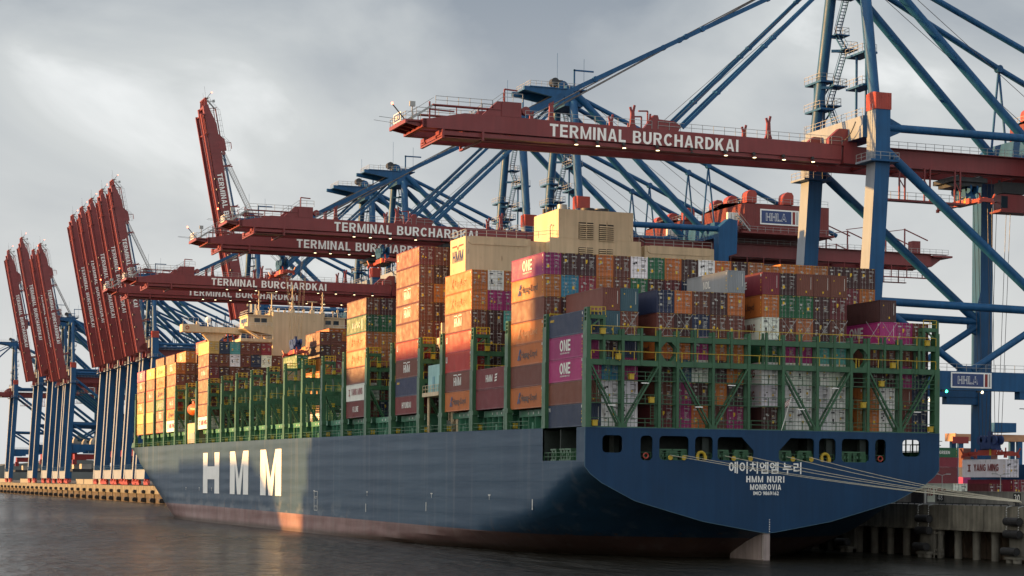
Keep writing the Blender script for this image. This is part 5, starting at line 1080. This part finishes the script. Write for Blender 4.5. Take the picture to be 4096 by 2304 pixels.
# ------------------------------------------------------------------ lashing rods over the stern lattice, mooring ropes
m = MB()
for i in (2, 4, 5, 10, 11, 12, 13, 14, 16, 17):
    x = colx(i)
    for a, b in ((-1.2, 1.1), (1.2, -1.1)): m.tube((x+a, .85, 11.5), (x+b, .98, 14.6), .03, 5)
for i in range(0, 20, 2): m.bar((colx(i)-1, -.15, 11.66), (colx(i)+1.6, .15, 11.8), .07)
m.obj('lashing_rods', M_GREY, lb0)
E_ = Vector((28.9, -14.0, 7.45))
for k, (x, lab) in enumerate(((-13.97, 'leftmost pale mooring rope, from the port fairlead across the stern writing'), (-12.06, 'second pale mooring rope from the left, starting beside the leftmost one'), (-6.33, 'third pale mooring rope, leaving the large left stern opening'), (-3.12, 'fourth pale mooring rope, starting left of the ship name'), (2.53, 'fifth pale mooring rope, starting right of the ship name'), (5.82, 'rightmost and uppermost pale mooring rope on the stern'))):
    A_ = Vector((x, -.45, 13.05)); pts = []
    for i in range(15):
        t_ = i/14; q_ = A_.lerp(E_+Vector((0, k*.12, .05*k)), t_); q_.z -= 2.2*t_*(1-t_); pts.append(tuple(q_))
    tag(MB().path(pts, .042, 7).obj('mooring_rope', M_MOOR), lab, 'rope', 'mooring ropes at the stern')

# ------------------------------------------------------------------ terminal yard behind the quay, right of the stern
YG = 'containers in the terminal yard'
for z, c, lg, lab in ((6.5, 'W', None, 'grey white yard container lowest in the left yard stack'), (9.4, 'M', None, 'maroon yard container second from the ground left of the gap'), (12.3, 'M', None, 'maroon yard container third from the ground left of the gap'), (15.2, 'K', None, 'crimson yard container directly under the green one'), (18.1, 'G', 'EVERGREEN', 'green yard container with white lettering beside the ship stern corner')):
    container(213.2, 283, z, c, lab, False, 0, group=YG, logo=lg, rot=R(90))
for z, c, lg, lab in ((6.5, 'D', None, 'dark yard container lowest in the stack under the pink one'), (9.4, 'P', 'ONE', 'pink yard container with big white letters behind the hanging container'), (12.3, 'N', 'seaco', 'navy yard container above the pink one'), (15.2, 'B', None, 'rust brown yard container fourth up right of the gap'), (18.1, 'B', None, 'rust brown yard container on top right of the gap')):
    container(228.6, 285, z, c, lab, False, 0, group=YG, logo=lg, rot=R(90))
container(47.3, 27.9, 6.95, 'W', 'white container behind the parapet wall right of the stern, doors showing', False, 2, group=YG, logo='yang')
container(53.2, 27.4, 6.95, 'M', 'maroon container behind the parapet wall left of the number 30', False, 2, group=YG)
container(57.6, 27.5, 7.6, 'K', 'crimson container on the ground just below the hanging white container', False, 2, group=YG, logo='K LINE')
container(330, 372, 22.0, 'L', 'small pale yellow container on the far yard stack beneath the rail crane', False, 0, group=YG)
t = thing('yard_crane', 'orange lit rail mounted yard crane with blue house far behind the stern', 'crane', (273, 375, 6.9))
MB().box(0, -.8, 18.8, 46, .8, 21.2).box(0, 4, 18.8, 46, 5.4, 21.2).box(-.5, -1, 18.6, 0, 5.6, 21.4).obj('yard_girder', mat('yard_crane_tan', (.42, .22, .12), .5, .1), t)
for x in (1.2, 26): MB().box(x, -.6, 0, x+2, .6, 18.8).box(x, 4, 0, x+2, 5.2, 18.8).obj('leg', M_BLUE, t)
MB().box(15, -2.5, 22, 24, 6, 25.4).obj('crane_house', M_BLUE, t); MB().box(-1.6, -1.1, 17.8, 5, -1.0, 20.2).obj('name_board', M_SIGNRED, t)
def lamp(x, y, z, h, label, arms=2):
    t = thing('street_lamp', label, 'street lamp', (x, y, z), 'lamp posts on the quay'); MB().tube((0, 0, 0), (0, 0, h), .09, 8, .05).obj('post', M_GREY, t); m = MB()
    for s in (-1, 1)[:arms]: m.bar((0, 0, h), (s*1.0, 0, h+.22), .07).box(s*.6, -.16, h+.12, s*1.35, .16, h+.26)
    m.obj('lamp_arms', M_GREY, t)
lamp(39.6, 20.9, 6.9, 4.1, 'low double arm street lamp behind the wall, nearer the ship'); lamp(39.6, 6.3, 6.9, 4.1, 'low double arm street lamp in front of the hanging white container')
lamp(74, 49.2, 6.9, 15.2, 'tall lamp mast at the right picture edge beside the crane ropes', 1)
t = thing('signal_mast', 'thin cross armed mast against the sky just right of the stern', 'mast', (267, 377, 6.9)); MB().tube((0, 0, 0), (0, 0, 21), .25, 8, .12).bar((-2, 0, 18.5), (2, 0, 18.5), .25).bar((-1.5, 0, 17), (1.5, 0, 17), .25).obj('mast_pole', M_DARK, t)
# distant shore far beyond the left cranes
m = MB(); rr = random.Random(3); pts = [(300+i*60, 20+rr.random()*26+18*math.sin(i*.5)) for i in range(70)]
m.v = []; m.f = []; m.mi = []
m.prism([(300, -1)]+pts+[(pts[-1][0], -1)], 'y', 4200, 4600); tag(m.obj('hills', mat('distant_shore', (.10, .11, .11), .9, .3, .01, coord='World')), kind='structure')
# opposite bank to the west: unseen blocks added, sized to shade the water and lower hull
tag(MB().box(-1600, -900, -3, -385, 1500, 4.0).obj('ground', M_YARD), kind='structure')
DX = 375.0; DY = DX*math.tan(R(SUN_B)); DZ = DX*math.tan(R(SUN_EL))/math.cos(R(SUN_B))
for k, (a, b, h, lab) in enumerate(((-300, -8, 42, 'very long added warehouse on the opposite bank behind the viewer'), (-8, 20, 39, 'tall grey shadow block added on the opposite bank, south end'), (20, 64, 29.3, 'broad grey shadow block added on the opposite bank'), (64, 95, 30.2, 'grey shadow block with flat roof, added on the opposite bank'), (95, 117, 27.4, 'lower grey shadow block added on the opposite bank'), (117, 129.5, 30.5, 'last tall added shadow block before the gap on the opposite bank'), (129.5, 133, 23, 'narrow added shadow block south of the gap on the opposite bank'), (133, 136, 15, 'mid-height added shadow block south of the gap on the opposite bank'), (136, 139.5, 7, 'small added shadow block south of the gap on the opposite bank'), (164, 167, 3, 'lowest added shadow block just north of the gap on the opposite bank'), (167, 171, 6, 'small annex north of the gap on the opposite bank'), (171, 178, 8.5, 'second low added shadow block north of the gap on the opposite bank'), (178, 187, 11, 'third added shadow block north of the gap on the opposite bank'), (187, 262, 13.5, 'long low added warehouse north of the gap on the opposite bank'), (262, 332, 11.5, 'northernmost low added warehouse on the opposite bank'))):  # every block listed here is an added, unseen shadow block
    t = thing('shadow_block', lab, 'shadow_block', (-400, a+DY, 4), 'shadow blocks added on the opposite bank'); top = h+DZ-4; w_ = b-a-.02
    m = MB().box(-30, 0, 0, 0, w_, top); m.obj('wall', M_CONC2, t); g_ = MB(); MB().prism([(-31, top), (.6, top), (.6, top+.5), (-15, top+1.6), (-31, top+.5)], 'y', 0, w_).obj('shadow_block_roof', M_DARK, t)
    for i in range(int(w_/6)): g_.box(0, 2+i*6, 2, .08, 4.5+i*6, 4.2).box(0, 2+i*6, top-6, .08, 4.5+i*6, top-4.6)
    if g_.v: g_.obj('shadow_block_window_band', M_GLASS, t)
m = MB(); cs = sorted(CLR)
for x, y, z, c, rot in STUFF:
    m.cur = cs.index(c); m.box(x-1.2, y+.03, z+.02, x+1.2, y+LEN-.03, z+2.88) if not rot else m.box(x-LEN, y-1.2, z, x, y+1.2, z+2.88)
tag(m.obj('stacked_containers', [mat('stack_paint_'+CNAME[k].replace(' ', '_'), CLR[k], .55, .1, .4) for k in cs]), 'mixed brown and orange containers deep inside the deck stacks', 'containers', kind='stuff')
